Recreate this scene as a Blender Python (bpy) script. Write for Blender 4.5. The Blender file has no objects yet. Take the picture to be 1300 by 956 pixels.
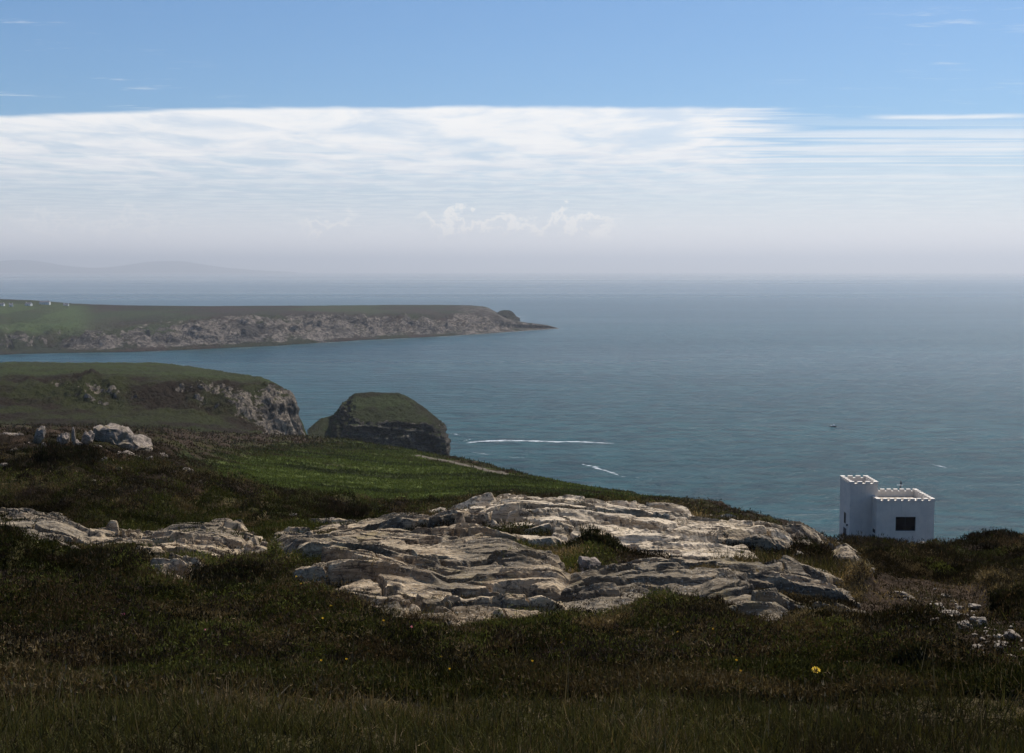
import bpy, math, random
import numpy as np
from mathutils import Vector
from mathutils.bvhtree import BVHTree

sc = bpy.context.scene
COL = sc.collection
R = math.radians
H = 130.0                 # eye height above the sea
F = 1394.0                # focal length in photo pixels (1300 wide)
PITCH = math.atan(90.5 / F)
SUN_EL, SUN_AZ = R(57), R(38)      # azimuth measured to the right of the view (+Y)

# ------------------------------------------------------------------ camera
cam_d = bpy.data.cameras.new("camera"); cam = bpy.data.objects.new("camera", cam_d); COL.objects.link(cam)
cam_d.sensor_fit = 'HORIZONTAL'; cam_d.sensor_width = 36; cam_d.lens = F / 1300 * 36
cam_d.shift_y = -44.5 / 1300
cam_d.clip_start = 0.1; cam_d.clip_end = 200000
cam.location = (0, 0, H); cam.rotation_euler = (R(90) - PITCH, 0, 0)
sc.camera = cam
sc.view_settings.view_transform = 'Standard'; sc.view_settings.look = 'None'
sc.view_settings.exposure = 0.0; sc.view_settings.gamma = 1.0; sc.view_settings.use_curve_mapping = False
sc.cycles.volume_bounces = 0; sc.cycles.max_bounces = 5; sc.cycles.diffuse_bounces = 2
sc.cycles.sample_clamp_indirect = 4.0
sc.cycles.use_denoising = True

# ------------------------------------------------------------------ node helper
class NT:
    def __init__(s, tree): s.t = tree; s.n = tree.nodes; s.l = tree.links
    def node(s, typ, **kw):
        n = s.n.new(typ)
        for k, v in kw.items(): setattr(n, k, v)
        return n
    def put(s, sock, v):
        if v is None: return
        if isinstance(v, bpy.types.NodeSocket): s.l.new(v, sock)
        else: sock.default_value = v
    def m(s, op, a, b=None, c=None, clamp=False):
        n = s.node('ShaderNodeMath', operation=op, use_clamp=clamp)
        s.put(n.inputs[0], a); s.put(n.inputs[1], b); s.put(n.inputs[2], c)
        return n.outputs[0]
    def ss(s, v, a, b, lo=0.0, hi=1.0):
        n = s.node('ShaderNodeMapRange', interpolation_type='SMOOTHSTEP')
        s.put(n.inputs[0], v); s.put(n.inputs[1], a); s.put(n.inputs[2], b); s.put(n.inputs[3], lo); s.put(n.inputs[4], hi)
        return n.outputs[0]
    def mix(s, f, a, b):
        n = s.node('ShaderNodeMix', data_type='RGBA')
        s.put(n.inputs[0], f); s.put(n.inputs[6], col(a)); s.put(n.inputs[7], col(b))
        return n.outputs[2]
    def noise(s, vec, scale=5, detail=4, rough=.55, dist=0.0):
        n = s.node('ShaderNodeTexNoise')
        s.put(n.inputs['Vector'], vec); s.put(n.inputs['Scale'], scale); s.put(n.inputs['Detail'], detail)
        s.put(n.inputs['Roughness'], rough); s.put(n.inputs['Distortion'], dist)
        return n.outputs[0]
    def vmul(s, vec, v):
        n = s.node('ShaderNodeVectorMath', operation='MULTIPLY'); s.put(n.inputs[0], vec); s.put(n.inputs[1], v)
        return n.outputs[0]
    def comb(s, x, y, z):
        n = s.node('ShaderNodeCombineXYZ'); s.put(n.inputs[0], x); s.put(n.inputs[1], y); s.put(n.inputs[2], z)
        return n.outputs[0]
    def sep(s, v):
        n = s.node('ShaderNodeSeparateXYZ'); s.put(n.inputs[0], v); return n.outputs
def col(c):
    if isinstance(c, (tuple, list)) and len(c) == 3: return (*c, 1.0)
    return c
def new_mat(name):
    m = bpy.data.materials.new(name); m.use_nodes = True
    nt = NT(m.node_tree); bs = m.node_tree.nodes['Principled BSDF']
    return m, nt, bs
def bump(nt, h, strength, dist, normal=None):
    b = nt.node('ShaderNodeBump'); nt.put(b.inputs['Strength'], strength); nt.put(b.inputs['Distance'], dist)
    nt.put(b.inputs['Height'], h)
    if normal is not None: nt.put(b.inputs['Normal'], normal)
    return b.outputs[0]

# ------------------------------------------------------------------ world: sky + clouds by direction
w = bpy.data.worlds.new("World"); sc.world = w; w.use_nodes = True
nt = NT(w.node_tree); bg = w.node_tree.nodes['Background']
sky = nt.node('ShaderNodeTexSky', sky_type='NISHITA')
sky.sun_disc = False; sky.sun_elevation = SUN_EL; sky.sun_rotation = SUN_AZ
sky.altitude = 100; sky.air_density = 1.0; sky.dust_density = 0.6; sky.ozone_density = 1.6
SKY_S = 0.085
tc = nt.node('ShaderNodeTexCoord')
X, Y, Z = nt.sep(tc.outputs['Generated'])
zc = nt.m('MAXIMUM', Z, 0.004)
px_ = nt.m('DIVIDE', X, zc); py_ = nt.m('DIVIDE', Y, zc)      # where the ray meets a cloud deck (units of its height)
P = nt.comb(px_, py_, 0)
wob = nt.m('MULTIPLY', nt.m('SUBTRACT', nt.noise(nt.vmul(P, (.9, .5, 1)), 1.0, 5, .6), .5), 1.0)
edge = nt.m('ADD', py_, nt.m('MULTIPLY', wob, .55))
deck = nt.ss(nt.m('SUBTRACT', edge, nt.m('MULTIPLY', nt.m('MULTIPLY', px_, px_), .036)), 6.70, 6.95)
xe = nt.m('ADD', px_, nt.m('MULTIPLY', nt.m('SUBTRACT', nt.noise(nt.vmul(P, (.35, 2.4, 1)), 1.0, 4, .6), .5), 2.4))
# the deck thins to the right of the view
right = nt.ss(nt.m('SUBTRACT', xe, nt.m('MULTIPLY', nt.m('SUBTRACT', py_, 7), .25)), 1.25, 1.95, 1, 0)
core = nt.m('MULTIPLY', deck, right)
tex = nt.noise(nt.vmul(P, (1.5, .9, 1)), 1.0, 8, .60, .4)
dens = nt.ss(tex, .32, .60)
far_thin = nt.ss(py_, 9, 22, 1.0, .25)
c1 = nt.m('MULTIPLY', core, nt.m('ADD', nt.m('MULTIPLY', nt.m('MULTIPLY', dens, far_thin), .42), nt.ss(py_, 8, 14, .58, .42)))
# long streaks at right
st = nt.noise(nt.vmul(P, (.14, 1.7, 1)), 1.0, 5, .6)
st2 = nt.m('MULTIPLY', nt.ss(st, .43, .60), nt.ss(py_, 6.9, 8.6))
wisp = nt.m('MULTIPLY', nt.m('MULTIPLY', nt.ss(nt.m('ABSOLUTE', nt.m('SUBTRACT', nt.m('ADD', py_, nt.m('MULTIPLY', wob, .35)), 7.22)), .0, .20, .75, 0),
            nt.ss(px_, 2.2, 2.6)), nt.ss(px_, 3.1, 3.6, 1, 0))
veil = nt.ss(py_, 7.2, 13, 0, .62)
c2 = nt.m('MAXIMUM', nt.m('MAXIMUM', nt.m('MULTIPLY', st2, .75), wisp), veil)
# thin high wisps above
hw = nt.m('MULTIPLY', nt.ss(nt.noise(nt.vmul(P, (1.6, 4.5, 1)), 1.0, 7, .66), .56, .76), nt.m('MULTIPLY', nt.ss(py_, 3.8, 4.4), nt.m('MAXIMUM', nt.ss(px_, -1.35, -2.1, 0, .6), nt.m('MULTIPLY', nt.ss(px_, 1.2, 1.7), .35))))
cl = nt.m('MAXIMUM', nt.m('MAXIMUM', c1, c2), hw, clamp=True)
front = nt.ss(Y, .05, .35)
cl = nt.m('MULTIPLY', cl, front)
ctex = nt.noise(nt.vmul(P, (1.5, 1.5, 1)), 1.2, 8, .64, .3)
shade = nt.ss(ctex, .38, .62)
ccol = nt.mix(shade, (.88, .90, .94), (1.0, 1.0, 1.0))
ccol = nt.mix(nt.ss(py_, 7.0, 10, 0, 1), (1.0, 1.0, 1.0), ccol)
greyl = nt.m('MULTIPLY', nt.ss(py_, 9, 15, 0, 1), nt.ss(px_, -1, 3.5, 1, .25))
ccol = nt.mix(nt.m('MULTIPLY', greyl, nt.ss(shade, 0, 1, .75, .25)), ccol, (.68, .74, .83))
skyc = nt.vmul(sky.outputs[0], (SKY_S * .66, SKY_S * .98, SKY_S * 1.24))
base = nt.mix(cl, skyc, ccol)
# pale humid air low on the sky
base = nt.mix(nt.m('MULTIPLY', nt.ss(Z, .0, .075, .92, 0), nt.ss(Y, -.2, .4, .35, 1)), base, (1.12, 1.05, 1.05))
# row of small cumulus near the horizon
az = nt.m('DIVIDE', X, nt.m('MAXIMUM', Y, .1)); el = nt.m('DIVIDE', Z, nt.m('MAXIMUM', Y, .1))
ca = nt.comb(az, nt.m('MULTIPLY', el, 1.25), 3.3)
cn = nt.noise(ca, 52, 6, .62, .2)
top = nt.m('MULTIPLY', nt.m('SUBTRACT', nt.noise(nt.comb(az, 0, 7.7), 40, 3, .6), .5), .04)
topl = nt.m('ADD', top, .050)
def seg(a, b, s): return nt.m('MULTIPLY', nt.ss(az, a - s, a + s), nt.ss(az, b - s, b + s, 1, 0))
reg = nt.m('MAXIMUM', seg(-.082, .092, .015), nt.m('MULTIPLY', nt.m('MAXIMUM', seg(-.19, -.145, .012), nt.m('MULTIPLY', seg(-.46, -.30, .03), .4)), .75))
body = nt.m('MULTIPLY', nt.ss(nt.m('ADD', nt.m('MULTIPLY', nt.m('SUBTRACT', topl, el), 26), nt.m('MULTIPLY', nt.m('SUBTRACT', cn, .5), 2.6)), .0, .35), nt.ss(el, .022, .034))
cu = nt.m('MULTIPLY', nt.m('MULTIPLY', body, reg), nt.ss(Y, .05, .2))
rim = nt.ss(nt.m('ADD', nt.m('MULTIPLY', nt.m('SUBTRACT', topl, el), 26), nt.m('MULTIPLY', nt.m('SUBTRACT', cn, .5), 2.6)), .1, .55, 1, 0)
cucol = nt.mix(rim, (.70, .72, .77), (1.5, 1.38, 1.2))
base = nt.mix(nt.m('MULTIPLY', cu, nt.ss(rim, 0, 1, .12, .75)), base, cucol)
nt.put(bg.inputs[0], base); bg.inputs[1].default_value = 1.0

# ------------------------------------------------------------------ sun
sd_ = bpy.data.lights.new("sun", 'SUN'); sd_.energy = 4.8; sd_.angle = R(0.53); sd_.color = (1, .95, .88)
sun = bpy.data.objects.new("sun", sd_); COL.objects.link(sun)
sdir = Vector((math.sin(SUN_AZ) * math.cos(SUN_EL), math.cos(SUN_AZ) * math.cos(SUN_EL), math.sin(SUN_EL)))
sun.rotation_euler = sdir.to_track_quat('Z', 'Y').to_euler(); sun.location = (0, 0, 300)

# ------------------------------------------------------------------ numpy helpers
rng = np.random.default_rng(11)
def _hash(ix, iy, iz, seed):
    h = (ix.astype(np.int64) * 374761393 + iy.astype(np.int64) * 668265263 + iz.astype(np.int64) * 2147483647 + seed * 1274126177) & 0xFFFFFFFF
    h = ((h ^ (h >> 13)) * 1274126177) & 0xFFFFFFFF
    h = ((h ^ (h >> 16)) * 2246822519) & 0xFFFFFFFF
    h = h ^ (h >> 15)
    return (h & 0xFFFFFF) / float(0xFFFFFF)
def vn(x, y, z=None, seed=0):
    x = np.asarray(x, float); y = np.asarray(y, float); z = np.zeros_like(x) if z is None else np.asarray(z, float)
    ix, iy, iz = np.floor(x), np.floor(y), np.floor(z)
    fx, fy, fz = x - ix, y - iy, z - iz
    ux, uy, uz = [t * t * t * (t * (t * 6 - 15) + 10) for t in (fx, fy, fz)]
    o = 0
    for dx in (0, 1):
        wx = ux if dx else 1 - ux
        for dy in (0, 1):
            wy = uy if dy else 1 - uy
            for dz in (0, 1):
                wz = uz if dz else 1 - uz
                o = o + wx * wy * wz * _hash(ix + dx, iy + dy, iz + dz, seed)
    return o * 2 - 1
def fbm(x, y, z=None, octv=4, seed=0, gain=.5, lac=2.03):
    a, s, o, f = 1.0, 0.0, 0, 1.0
    for i in range(octv):
        o = o + a * vn(x * f, y * f, None if z is None else z * f, seed + i * 17); s += a; a *= gain; f *= lac
    return o / s * 1.6
def worley(x, y, seed=0, tilt=None):
    ix, iy = np.floor(x), np.floor(y); f1 = np.full(x.shape, 9.0); f2 = np.full(x.shape, 9.0); idv = np.zeros(x.shape)
    for dx in (-1, 0, 1):
        for dy in (-1, 0, 1):
            cx, cy = ix + dx, iy + dy; z0 = np.zeros_like(cx)
            hx = _hash(cx, cy, z0, seed); hy = _hash(cx, cy, z0 + 1, seed + 3)
            d = np.hypot(cx + hx - x, cy + hy - y)
            n = d < f1
            f2 = np.where(n, f1, np.minimum(f2, d)); idv = np.where(n, hx, idv); f1 = np.where(n, d, f1)
            if tilt is not None: tilt[0] = np.where(n, (x - cx - hx) * (_hash(cx, cy, z0 + 2, seed + 5) - .5) + (y - cy - hy) * (_hash(cx, cy, z0 + 3, seed + 6) - .35), tilt[0])
    return f1, f2, idv
def sstep(v, a, b):
    t = np.clip((v - a) / (b - a), 0, 1); return t * t * (3 - 2 * t)
def ray(px, py):
    dx = (np.asarray(px, float) - 650) / F; dy = -(np.asarray(py, float) - 433.5) / F
    c, s = math.cos(PITCH), math.sin(PITCH)
    return dx, c + dy * s, -s + dy * c
def at(px, py, r):
    x, y, z = ray(px, py); k = r / np.hypot(x, y); return x * k, y * k, H + z * k
def atY(px, py, Yd):
    x, y, z = ray(px, py); k = Yd / y; return np.array([x * k, Yd, H + z * k])
def proj(x, y, z):
    c, s = math.cos(PITCH), math.sin(PITCH); z = z - H
    dep = y * c - z * s; up = y * s + z * c
    dep = np.where(dep > .01, dep, .01)
    return 650 + F * x / dep, 433.5 - F * up / dep
def sea_r(px, py):
    x, y, z = ray(px, py); return -H / z * math.hypot(x, y)
def blur(a, s0, s1):
    for ax, s in ((0, s0), (1, s1)):
        if s <= 0: continue
        n = int(s * 3) + 1; k = np.exp(-.5 * (np.arange(-n, n + 1) / s) ** 2); k /= k.sum()
        p = np.pad(a, [(n, n) if i == ax else (0, 0) for i in (0, 1)], mode='edge')
        a = np.apply_along_axis(lambda v: np.convolve(v, k, 'valid'), ax, p)
    return a
def poly_sd(px, py, poly):
    """signed distance in pixels, + inside"""
    P = np.array(poly, float); d = np.full(px.shape, 1e9); ins = np.zeros(px.shape, bool)
    for i in range(len(P)):
        a, b = P[i], P[(i + 1) % len(P)]; e = b - a
        t = np.clip(((px - a[0]) * e[0] + (py - a[1]) * e[1]) / (e @ e), 0, 1)
        d = np.minimum(d, np.hypot(px - a[0] - t * e[0], py - a[1] - t * e[1]))
        c = ((a[1] > py) != (b[1] > py)) & (px < (b[0] - a[0]) * (py - a[1]) / (b[1] - a[1] + 1e-12) + a[0])
        ins ^= c
    return np.where(ins, d, -d)

def mesh_np(name, V, Fc, mat=None, colors=None, smooth=False):
    V = np.ascontiguousarray(V, np.float32).reshape(-1, 3); Fc = np.ascontiguousarray(Fc, np.int32)
    me = bpy.data.meshes.new(name); k = Fc.shape[1]
    me.vertices.add(len(V)); me.vertices.foreach_set('co', V.ravel())
    me.loops.add(Fc.size); me.loops.foreach_set('vertex_index', Fc.ravel())
    me.polygons.add(len(Fc)); me.polygons.foreach_set('loop_start', np.arange(0, Fc.size, k, dtype=np.int32))
    me.polygons.foreach_set('loop_total', np.full(len(Fc), k, np.int32))
    if smooth: me.polygons.foreach_set('use_smooth', np.ones(len(Fc), bool))
    me.update(calc_edges=True)
    if colors is not None:
        at_ = me.color_attributes.new('Col', 'FLOAT_COLOR', 'POINT')
        c4 = np.ones((len(V), 4), np.float32); c4[:, :3] = colors
        at_.data.foreach_set('color', c4.ravel())
    if mat: me.materials.append(mat)
    return me
def link(name, me, parent=None):
    o = bpy.data.objects.new(name, me); COL.objects.link(o)
    if parent: o.parent = parent
    return o
def tag(o, label=None, cat=None, group=None, kind=None):
    if label: o['label'] = label
    if cat: o['category'] = cat
    if group: o['group'] = group
    if kind: o['kind'] = kind
    return o
def empty(name, loc, rz=0):
    o = bpy.data.objects.new(name, None); COL.objects.link(o); o.location = loc; o.rotation_euler = (0, 0, rz); o.empty_display_size = .2
    return o
def grid_faces(nr, nc, keep=None):
    i = np.arange(nr * nc).reshape(nr, nc)
    q = np.stack([i[:-1, :-1], i[:-1, 1:], i[1:, 1:], i[1:, :-1]], -1)
    if keep is not None: q = q[keep]
    return q.reshape(-1, 4)
def compact(V, Fc, C=None):
    u, inv = np.unique(Fc, return_inverse=True)
    return V[u], inv.reshape(Fc.shape), (None if C is None else C[u])

# ------------------------------------------------------------------ materials
def mat_ground():
    m, n, b = new_mat('ground_cover')
    a = n.node('ShaderNodeAttribute', attribute_name='Col'); tc = n.node('ShaderNodeTexCoord'); o = tc.outputs['Object']
    v1 = n.noise(o, 1.7, 6, .65); v2 = n.noise(o, .22, 4, .6); v3 = n.noise(o, 9, 4, .7)
    f = n.m('MULTIPLY', n.ss(v1, .3, .7, .5, 1.5), n.ss(v3, .3, .7, .6, 1.4))
    c = n.vmul(a.outputs[0], n.comb(f, f, f))
    c = n.mix(n.ss(v2, .5, .62, 0, .28), c, (.045, .032, .022))
    n.put(b.inputs['Base Color'], c); b.inputs['Roughness'].default_value = .95; b.inputs['Specular IOR Level'].default_value = .02
    n.put(b.inputs['Normal'], bump(n, n.m('ADD', v1, n.m('MULTIPLY', v3, .4)), .8, .25))
    return m
def mat_veg():
    m, n, b = new_mat('foliage_blades')
    a = n.node('ShaderNodeAttribute', attribute_name='Col')
    n.put(b.inputs['Base Color'], a.outputs[0]); b.inputs['Roughness'].default_value = .9; b.inputs['Specular IOR Level'].default_value = .03
    tr = n.node('ShaderNodeBsdfTranslucent'); n.put(tr.inputs['Color'], n.vmul(a.outputs[0], (1.2, 1.1, .65)))
    mx = n.node('ShaderNodeMixShader'); mx.inputs[0].default_value = .25; n.l.new(b.outputs[0], mx.inputs[1]); n.l.new(tr.outputs[0], mx.inputs[2])
    n.l.new(mx.outputs[0], m.node_tree.nodes['Material Output'].inputs['Surface'])
    return m
def mat_rock(name, pale=(.70, .53, .34), mid=(.28, .20, .12), dark=(.055, .044, .036), sc_=1.0, yel=(.33, .245, .11), wth=1.0):
    m, n, b = new_mat(name)
    tc = n.node('ShaderNodeTexCoord'); o = n.vmul(tc.outputs['Object'], (sc_, sc_, sc_))
    big = n.noise(o, .40, 5, .62, .5); band = n.noise(n.vmul(o, (.5, 2.6, 3.5)), 1.5, 8, .70, .8); md = n.noise(n.vmul(o, (1, 1.5, 2)), 3.2, 8, .72, .4)
    fine = n.noise(o, 17, 6, .75); spk = n.noise(o, 48, 3, .65); hair = n.noise(n.vmul(o, (.6, 4, 6)), 4.5, 6, .75, .5)
    c = n.mix(n.ss(band, .40, .58), mid, pale)
    c = n.mix(n.ss(md, .46, .60, 0, .75 * wth), c, mid)
    c = n.mix(n.ss(big, .45, .56, 0, .75 * wth), c, (.17, .135, .09))
    c = n.mix(n.ss(n.noise(n.vmul(o, (.7, 1.6, 2)), .9, 6, .7, .8), .52, .60, 0, .6 * wth), c, (.085, .07, .055))
    c = n.mix(n.ss(n.noise(n.vmul(o, (1, 1, 1.3)), 1.3, 6, .7, .4), .54, .66, 0, .55), c, yel)
    c = n.mix(n.ss(n.noise(o, 5.5, 7, .75, .5), .53, .61, 0, .8), c, dark)
    c = n.mix(n.ss(hair, .55, .61, 0, .85), c, dark)
    c = n.mix(n.ss(fine, .52, .64, 0, .6), c, (.085, .072, .062))
    c = n.mix(n.ss(spk, .58, .68, 0, .6), c, (.60, .55, .46))
    n.put(b.inputs['Base Color'], c); b.inputs['Roughness'].default_value = .92; b.inputs['Specular IOR Level'].default_value = .15
    hh = n.m('ADD', n.m('MULTIPLY', fine, .4), n.m('ADD', md, n.m('MULTIPLY', hair, -.8)))
    n.put(b.inputs['Normal'], bump(n, hh, .8, .045 / sc_))
    return m
def mat_plain(name, c, rough=.6, spec=.3, var=.15, scale=6, metal=0):
    m, n, b = new_mat(name)
    tc = n.node('ShaderNodeTexCoord'); v = n.noise(tc.outputs['Object'], scale, 5, .6)
    f = n.ss(v, .3, .7, 1 - var, 1 + var)
    n.put(b.inputs['Base Color'], n.vmul(n.mix(0, c, c), n.comb(f, f, f)))
    b.inputs['Roughness'].default_value = rough; b.inputs['Specular IOR Level'].default_value = spec; b.inputs['Metallic'].default_value = metal
    return m
def mat_land(name, s, grass1, grass2, rock1, rock2, zlo=.62, zhi=.8, bstr=1.0, vert=(1, 1, .35)):
    """turf on gentle ground, bare rock on steep faces and in broken patches; attribute R adds bare rock"""
    m, n, b = new_mat(name)
    g = n.node('ShaderNodeNewGeometry'); tc = n.node('ShaderNodeTexCoord'); o = tc.outputs['Object']
    at_ = n.node('ShaderNodeAttribute', attribute_name='Col'); rr, gg, bb = n.sep(at_.outputs[0])
    nz = n.sep(g.outputs['Normal'])[2]
    n1 = n.noise(o, .5 * s, 7, .68); n2 = n.noise(o, .08 * s, 5, .6); n3 = n.noise(n.vmul(o, vert), 1.1 * s, 7, .72, .8); n4 = n.noise(o, 3.0 * s, 4, .7)
    gr = n.mix(n.ss(n2, .42, .58), grass1, grass2)
    gr = n.mix(n.ss(n1, .5, .66, 0, .55), gr, (.03, .028, .018))
    gr = n.mix(n.ss(n4, .55, .7, 0, .3), gr, (.07, .058, .03))
    gr = n.mix(gg, gr, (.085, .115, .038))
    rk = n.mix(n.ss(n3, .38, .60), rock2, rock1)
    rk = n.mix(n.ss(n4, .52, .66, 0, .6), rk, (.06, .055, .05))
    rk = n.mix(n.ss(n.noise(n.vmul(o, (1, .5, 2)), .13 * s, 5, .65, .6), .50, .60, 0, .75), rk, (.045, .040, .038))
    e = n.m('ADD', nz, n.m('MULTIPLY', n.m('SUBTRACT', n1, .5), 1.1))
    e = n.m('SUBTRACT', e, n.m('MULTIPLY', n.m('SUBTRACT', rr, .5), 1.2))
    f = n.ss(e, zlo, zhi, 1, 0)
    n.put(b.inputs['Base Color'], n.mix(f, gr, rk)); b.inputs['Roughness'].default_value = .95; b.inputs['Specular IOR Level'].default_value = .1
    n.put(b.inputs['Normal'], bump(n, n.m('ADD', n3, n.m('MULTIPLY', n1, .8)), .9 * bstr, 1.6 / s))
    return m
M_GROUND = mat_ground(); M_VEG = mat_veg()
M_ROCK = mat_rock('lichened_quartzite')
M_ROCK2 = mat_rock('weathered_quartzite', (.62, .48, .32), (.26, .19, .12), (.05, .043, .036), .8)
M_ROCK_UP = mat_rock('pale_quartzite', (.86, .69, .49), (.40, .30, .19), (.05, .04, .032), 1.0, (.45, .33, .17), .35)
M_RIDGE = mat_rock('ridge_rock', (.46, .36, .29), (.20, .16, .125), (.05, .042, .036), 1.0)
M_STONE = mat_rock('loose_stone', (.50, .41, .32), (.26, .21, .16), (.08, .065, .055), 2.2)
M_STONE_RED = mat_rock('reddish_stone', (.40, .25, .19), (.22, .14, .11), (.08, .06, .05), 2.2)

# ------------------------------------------------------------------ ground (polar height field round the viewpoint)
COLS = {
 -300: [(800,8),(750,11),(700,15),(665,20),(650,30),(610,50),(570,90),(547,200),(535,420)],
 0:    [(800,8),(750,11),(702,15),(662,20),(652,30),(610,50),(562,90),(547,200),(535,420)],
 100:  [(800,8),(752,11),(705,15),(668,20),(655,30),(605,50),(560,88),(547,200),(535,420)],
 200:  [(800,8),(755,11),(707,15),(674,20),(655,30),(610,50),(574,90),(553,200),(537,420)],
 260:  [(800,8),(755,11),(712,15),(672,20),(652,30),(620,52),(598,95),(572,190),(542,400)],
 330:  [(800,8),(758,11),(714,15),(672,20),(655,30),(632,56),(614,100),(576,200),(545,400)],
 400:  [(800,8),(765,11),(715,14),(670,19),(662,30),(640,60),(622,110),(580,210),(548,380)],
 500:  [(800,8),(780,11),(722,14),(662,19),(660,30),(647,65),(630,110),(588,210),(560,340)],
 570:  [(802,8),(788,11),(725,14),(650,19),(657,30),(643,70),(621,120),(594,200),(573,300)],
 650:  [(802,8),(784,11),(715,14),(634,20),(648,30),(638,70),(622,110),(607,170),(594,240)],
 750:  [(805,8),(780,11),(710,15),(637,20.5),(652,30),(645,65),(634,100),(624,150),(615,200)],
 850:  [(805,8),(765,11.5),(710,15),(649,21),(667,30),(652,60),(645,95),(638,140),(630,175)],
 930:  [(805,8),(770,11.5),(715,15),(660,21),(677,30),(668,60),(658,95),(651,130),(646,155)],
 1000: [(805,8),(778,11.5),(725,15),(672,21),(687,30),(689,60),(679,95),(670,130),(664,148)],
 1070: [(810,8),(785,11.5),(740,15),(697,22),(707,32),(707,60),(700,95),(691,125),(689,150)],
 1130: [(812,8),(790,11),(755,15),(722,22),(713,35),(707,60),(699,90),(692,122),(697,150)],
 1190: [(815,8),(795,11),(765,15),(733,22),(716,35),(708,60),(700,90),(695,115),(702,140)],
 1235: [(815,8),(798,11),(768,15),(735,22),(714,38),(696,60),(700,80),(699,100),(706,125)],
 1262: [(815,8),(799,11),(770,15),(736,22),(714,38),(693,60),(702,80),(702,100),(706,120)],
 1300: [(815,8),(800,11),(772,15),(738,22),(716,38),(699,62),(703,80),(704,100),(708,115)],
 1600: [(815,8),(800,11),(772,15),(738,22),(716,38),(697,62),(699,80),(700,100),(704,115)],
}
cpx = sorted(COLS)
rows_az, rows_r, rows_z = [], [], []
def add_row(pts): # pts list of (x,y,z)
    a = [math.atan2(p[0], p[1]) for p in pts]; rows_az.append(a)
    rows_r.append([math.hypot(p[0], p[1]) for p in pts]); rows_z.append([p[2] for p in pts])
def azr(px, r, z):
    x, y, _ = at(px, 343, r); return (float(x), float(y), z)
add_row([azr(p, 0.3, H - 1.62) for p in cpx]); add_row([azr(p, 3.0, H - 1.66) for p in cpx])
add_row([tuple(float(v) for v in at(p, 872, 5.2)) for p in cpx])
for k in range(9): add_row([tuple(float(v) for v in at(p, COLS[p][k][0], COLS[p][k][1])) for p in cpx])
er, ez = rows_r[-1], rows_z[-1]
add_row([azr(p, er[i] * 1.05, ez[i] - 5 - er[i] * .03) for i, p in enumerate(cpx)])
add_row([azr(p, er[i] * 1.30 + 20, -8.0) for i, p in enumerate(cpx)])
AZ = np.concatenate([np.linspace(-math.pi, -.62, 60)[:-1], np.linspace(-.62, -.47, 80)[:-1], np.linspace(-.47, .47, 1200), np.linspace(.47, .62, 80)[1:], np.linspace(.62, math.pi, 60)[1:]])
LR = np.linspace(math.log(0.3), math.log(600), 1100)
RI = [np.interp(AZ, a, r) for a, r in zip(rows_az, rows_r)]; ZI = [np.interp(AZ, a, z) for a, z in zip(rows_az, rows_z)]
RI = np.array(RI); ZI = np.array(ZI)
Zb = np.empty((len(LR), len(AZ)))
for j in range(len(AZ)): Zb[:, j] = np.interp(LR, np.log(RI[:, j]), ZI[:, j])
Zb = blur(Zb, 9, 10)
RR = np.exp(LR)[:, None] * np.ones((1, len(AZ))); GX = RR * np.sin(AZ)[None]; GY = RR * np.cos(AZ)[None]
GPX, GPY = proj(GX, GY, Zb)
EDGE = RI[-3][None, :] * np.ones_like(RR)

OUT = {  # outlines of the bare rock, in the photograph's pixels, laid on the ground surface
 'west': [(-90,664),(-20,652),(30,652),(60,659),(90,669),(114,690),(100,710),(50,714),(-20,714),(-90,714)],
 'shelf': [(118,690),(150,680),(195,683),(235,672),(285,669),(322,680),(345,705),(338,716),(290,716),(262,722),(240,734),(232,744),(205,740),(185,722),(150,712)],
 'main': [(346,700),(352,682),(400,678),(440,668),(500,660),(545,668),(575,655),(612,668),(652,688),(692,712),(726,735),(730,766),(720,790),(650,795),(560,801),(500,794),(465,774),(425,757),(380,744)],
 'upper': [(545,664),(575,648),(615,639),(660,632),(730,634),(800,645),(870,653),(930,661),(985,671),(1008,688),(1000,707),(940,709),(880,708),(830,706),(762,699),(702,707),(655,686),(612,664)],
 'lower': [(696,785),(700,760),(742,732),(800,714),(850,710),(900,714),(960,720),(1030,731),(1070,753),(1094,782),(1060,794),(1010,790),(985,800),(945,788),(880,772),(840,777),(800,786),(762,792)],
 'end': [(985,670),(1002,665),(1035,668),(1068,681),(1076,692),(1050,698),(1012,697)],
 'side': [(1052,704),(1078,703),(1096,722),(1104,733),(1084,734),(1064,722)],
}
near = (RR > 6) & (RR < 40) & (np.abs(AZ)[None] < .6)
SD = np.full(RR.shape, -99.0)
for k, p in OUT.items():
    s = poly_sd(GPX[near], GPY[near], p); t = SD[near]; SD[near] = np.maximum(t, s)
FIELD = [(225,606),(262,588),(330,578),(400,570),(470,567),(545,572),(600,594),(660,606),(730,606),(800,617),(880,634),(800,640),(720,634),(640,628),(560,640),(480,643),(400,634),(320,622),(262,612)]
vis = (RR > 40) & (np.abs(AZ)[None] < .6)
FD = np.full(RR.shape, -99.0); FD[vis] = poly_sd(GPX[vis], GPY[vis], FIELD)
TRAIL = [(1120,738),(1180,742),(1235,752),(1262,780),(1320,800),(1330,850),(1230,858),(1215,820),(1180,800),(1110,800),(1080,790)]
TD = np.full(RR.shape, -99.0); nn = (RR < 40) & (RR > 3) & (np.abs(AZ)[None] < .7); TD[nn] = poly_sd(GPX[nn], GPY[nn], TRAIL)
heath = sstep(-FD, -8, 14) ; heath = np.where(RR < 40, 1, heath)
n_s = fbm(GX * 1.5, GY * 1.5, octv=4, seed=3); n_m = fbm(GX * .42, GY * .42, octv=4, seed=9); n_l = fbm(GX * .09, GY * .09, octv=5, seed=5, gain=.6)
trail = sstep(TD, -12, 10)
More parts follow.
